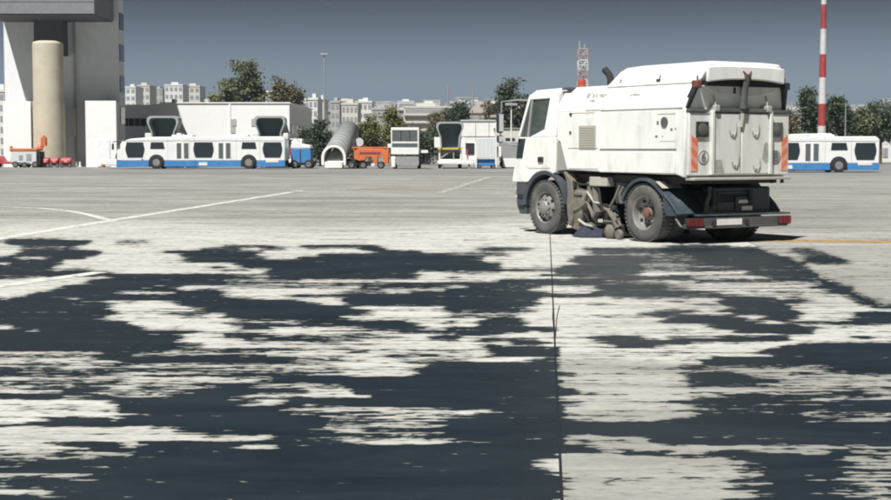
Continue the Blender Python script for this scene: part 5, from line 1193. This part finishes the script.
# site cabins behind
o = empty('site_cabin', (PX(480, 140), 140, GZ), 0, 'white panelled site cabin row behind the pale container', 'cabin')
MB().box(-1.7, 1.85, 0, 5, 0, PZ(121, 140) - GZ).build('wall', 'white_steel', o, bevel=0.03)
q = MB()
for x in (-0.45, 0.8): q.box(x, x + 0.05, -0.03, 0, 0.3, 4.0)
q.box(-1.7, 1.85, -0.03, 0, 2.62, 2.70); q.build('panel_joint', 'grey_steel', o)
MB().box(-1.8, 1.95, -0.1, 5.1, PZ(121, 140) - GZ, PZ(121, 140) - GZ + 0.1).build('roof', 'pale_steel', o)
o = empty('site_cabin', (PX(505, 138), 138, GZ), 0, 'dull cream site cabin half hidden by the sweeper mirror', 'cabin')
MB().box(-0.9, 1.9, 0, 4, 0, PZ(129, 138) - GZ).build('wall', 'house_cream', o, bevel=0.03)
MB().box(0.0, 0.9, -0.03, 0.02, 1.6, 2.5).build('window', 'far_glass', o)
MB().box(-1.0, 2.0, -0.1, 4.1, PZ(129, 138) - GZ, PZ(129, 138) - GZ + 0.1).build('roof', 'grey_steel', o)

# small blue tractor at the tail of the bus
o = empty('baggage_tractor', (PX(301, 116), 116, GZ), 0, 'small white topped blue tow tractor at the tail of the bus', 'tractor')
MB().prism([(-0.75, 0.42), (-0.75, 1.55), (0.70, 1.55), (0.78, 1.3), (0.78, 0.42)], 0, 2.2).build('body', 'bus_blue', o, bevel=0.04)
MB().prism([(-0.78, 1.55), (-0.74, 1.9), (-0.2, 1.95), (0.70, 1.80), (0.80, 1.55)], -0.02, 2.2).build('hood_top', 'white_steel', o, bevel=0.05)
MB().box(-0.06, 0.02, -0.02, 0.0, 0.5, 1.5).build('door_gap', 'dark_rubber', o)
MB().lathe([(0.3, 0), (0.33, 0.1), (0.22, 0.26), (0, 0.32)], (-0.45, 0.4, 1.92), 'z', 18).build('dome', 'white_steel', o, smooth=True)
MB().prism([(0.72, 0.2), (1.0, 0.25), (1.02, 0.55), (0.76, 0.6)], 0.1, 2.1).build('rear_bumper', 'dark_rubber', o, bevel=0.02)
MB().box(-0.8, 0.8, 0.05, 2.15, 0.25, 0.45).build('chassis', 'dark_rubber', o)
for x in (-0.5, 0.6): road_wheel(o, x, 0.0, 0.33, 0.2); road_wheel(o, x, 2.2, 0.33, 0.2, 1)

# equipment under the tall block
o = empty('ground_power_unit', (PX(26, 122), 122, GZ), 0, 'grey ground power cart with orange top rail beneath the overhang', 'power cart')
MB().prism([(-1.1, 0.25), (-1.25, 0.6), (-1.15, 1.35), (0.85, 1.35), (1.1, 0.9), (1.05, 0.25)], 0, 1.6).build('body', 'pale_steel', o, bevel=0.06)
MB().box(-0.5, -0.2, -0.02, 0.0, 0.6, 1.0).build('panel', 'grey_steel', o); MB().box(0.1, 0.5, -0.02, 0.0, 0.55, 1.1).build('panel', 'grey_steel', o)
MB().box(-1.2, 1.0, -0.05, 1.65, 1.36, 1.56).build('top_rail', 'orange_steel', o, bevel=0.03)
MB().box(-1.25, -1.05, 0.0, 0.2, 1.3, 1.75).build('lamp', 'orange_steel', o, bevel=0.03)
q = MB(); q.tube([(0.9, 0.2, 1.5), (1.3, 0.2, 1.55), (1.55, 0.2, 2.0), (1.5, 0.2, 2.6)], 0.10, 8); q.box(1.25, 1.65, 0.1, 0.6, 1.75, 2.45); q.build('crane_arm', 'orange_steel', o, smooth=True)
MB().box(0.9, 1.25, 0.1, 0.6, 1.6, 1.95).build('work_lamp', 'stripe_pale', o, bevel=0.04)
MB().box(0.9, 1.2, 0.0, 1.4, 0.2, 1.3).build('exhaust_box', 'dark_rubber', o)
for x in (-0.8, 0.8): road_wheel(o, x, 0.0, 0.25, 0.18); road_wheel(o, x, 1.6, 0.25, 0.18, 1)
o = empty('tow_dolly', (PX(8, 122), 122, GZ), 0, 'low red tow dolly at the left edge beside the power cart', 'dolly')
MB().prism([(-1.4, 0.3), (-1.3, 0.9), (-0.6, 0.95), (-0.3, 0.5), (1.9, 0.42), (1.9, 0.28)], 0, 1.2).build('frame', 'red_steel', o, bevel=0.04)
for x in (-1.0, 1.4): road_wheel(o, x, 0.0, 0.22, 0.15); road_wheel(o, x, 1.2, 0.22, 0.15, 1)
MB().cyl((-0.9, 0.3, 0.9), (-0.9, 0.3, 1.25), 0.05, n=8).build('hand_lever', 'dark_rubber', o)
for k, (px, m_, lb_) in enumerate(((46, 'red_steel', 'small red wheeled extinguisher cart next to the power cart'), (55, 'red_steel', 'middle red wheeled extinguisher cart below the column'), (66.5, 'red_steel', 'bigger crimson wheeled extinguisher cart right of the column'))):
    o = empty('extinguisher_cart', (PX(px, 122.5), 122.5, GZ), 0, lb_, 'extinguisher', 'red extinguisher carts'); s = (0.75, 0.85, 1.15)[k]
    MB().lathe([(0.0, -0.42 * s), (0.2, -0.40 * s), (0.30, -0.30 * s), (0.30, 0.30 * s), (0.2, 0.40 * s), (0, 0.42 * s)], (0, 0.2, 0.50), 'x', 18).build('cylinder', m_, o, smooth=True)
    q = MB().box(-0.38 * s, 0.38 * s, 0.0, 0.4, 0.14, 0.24); q.tube([(0.3 * s, 0.2, 0.2), (0.45 * s, 0.2, 0.75), (0.50 * s, 0.2, 0.85)], 0.025, 6); q.build('frame', 'dark_rubber', o)
    for x in (-0.28 * s, 0.28 * s): road_wheel(o, x, -0.02, 0.16, 0.08)
    MB().box(-0.1, 0.12 * s, -0.115, -0.09, 0.42, 0.58).build('label', 'stripe_pale', o)
o = empty('marker_post', (PX(80.5, 126), 126, GZ), 0, 'short white marker post against the tall block', 'post'); MB().cyl((0, 0, 0), (0, 0, 0.45), 0.10, 0.06, 12).lathe([(0.2, 0), (0.2, 0.05), (0, 0.05)], (0, 0, 0), 'z', 12).build('post', 'plate_white', o)

# ================================================================== HAZE
hz = MB().box(-3400, 3400, -250, 5400, -3.0, 165)
HZ = hz.build('haze', 'hill'); HZ.data.materials.clear()
m = bpy.data.materials.new('haze'); m.use_nodes = True; n = m.node_tree; n.nodes.clear(); o_ = n.nodes.new('ShaderNodeOutputMaterial'); pv = n.nodes.new('ShaderNodeVolumePrincipled')
pv.inputs['Color'].default_value = (0.34, 0.46, 0.62, 1); pv.inputs['Density'].default_value = 0.00024; pv.inputs['Anisotropy'].default_value = 0.0
n.links.new(pv.outputs[0], o_.inputs['Volume']); HZ.data.materials.append(m); tag(HZ, kind='stuff')
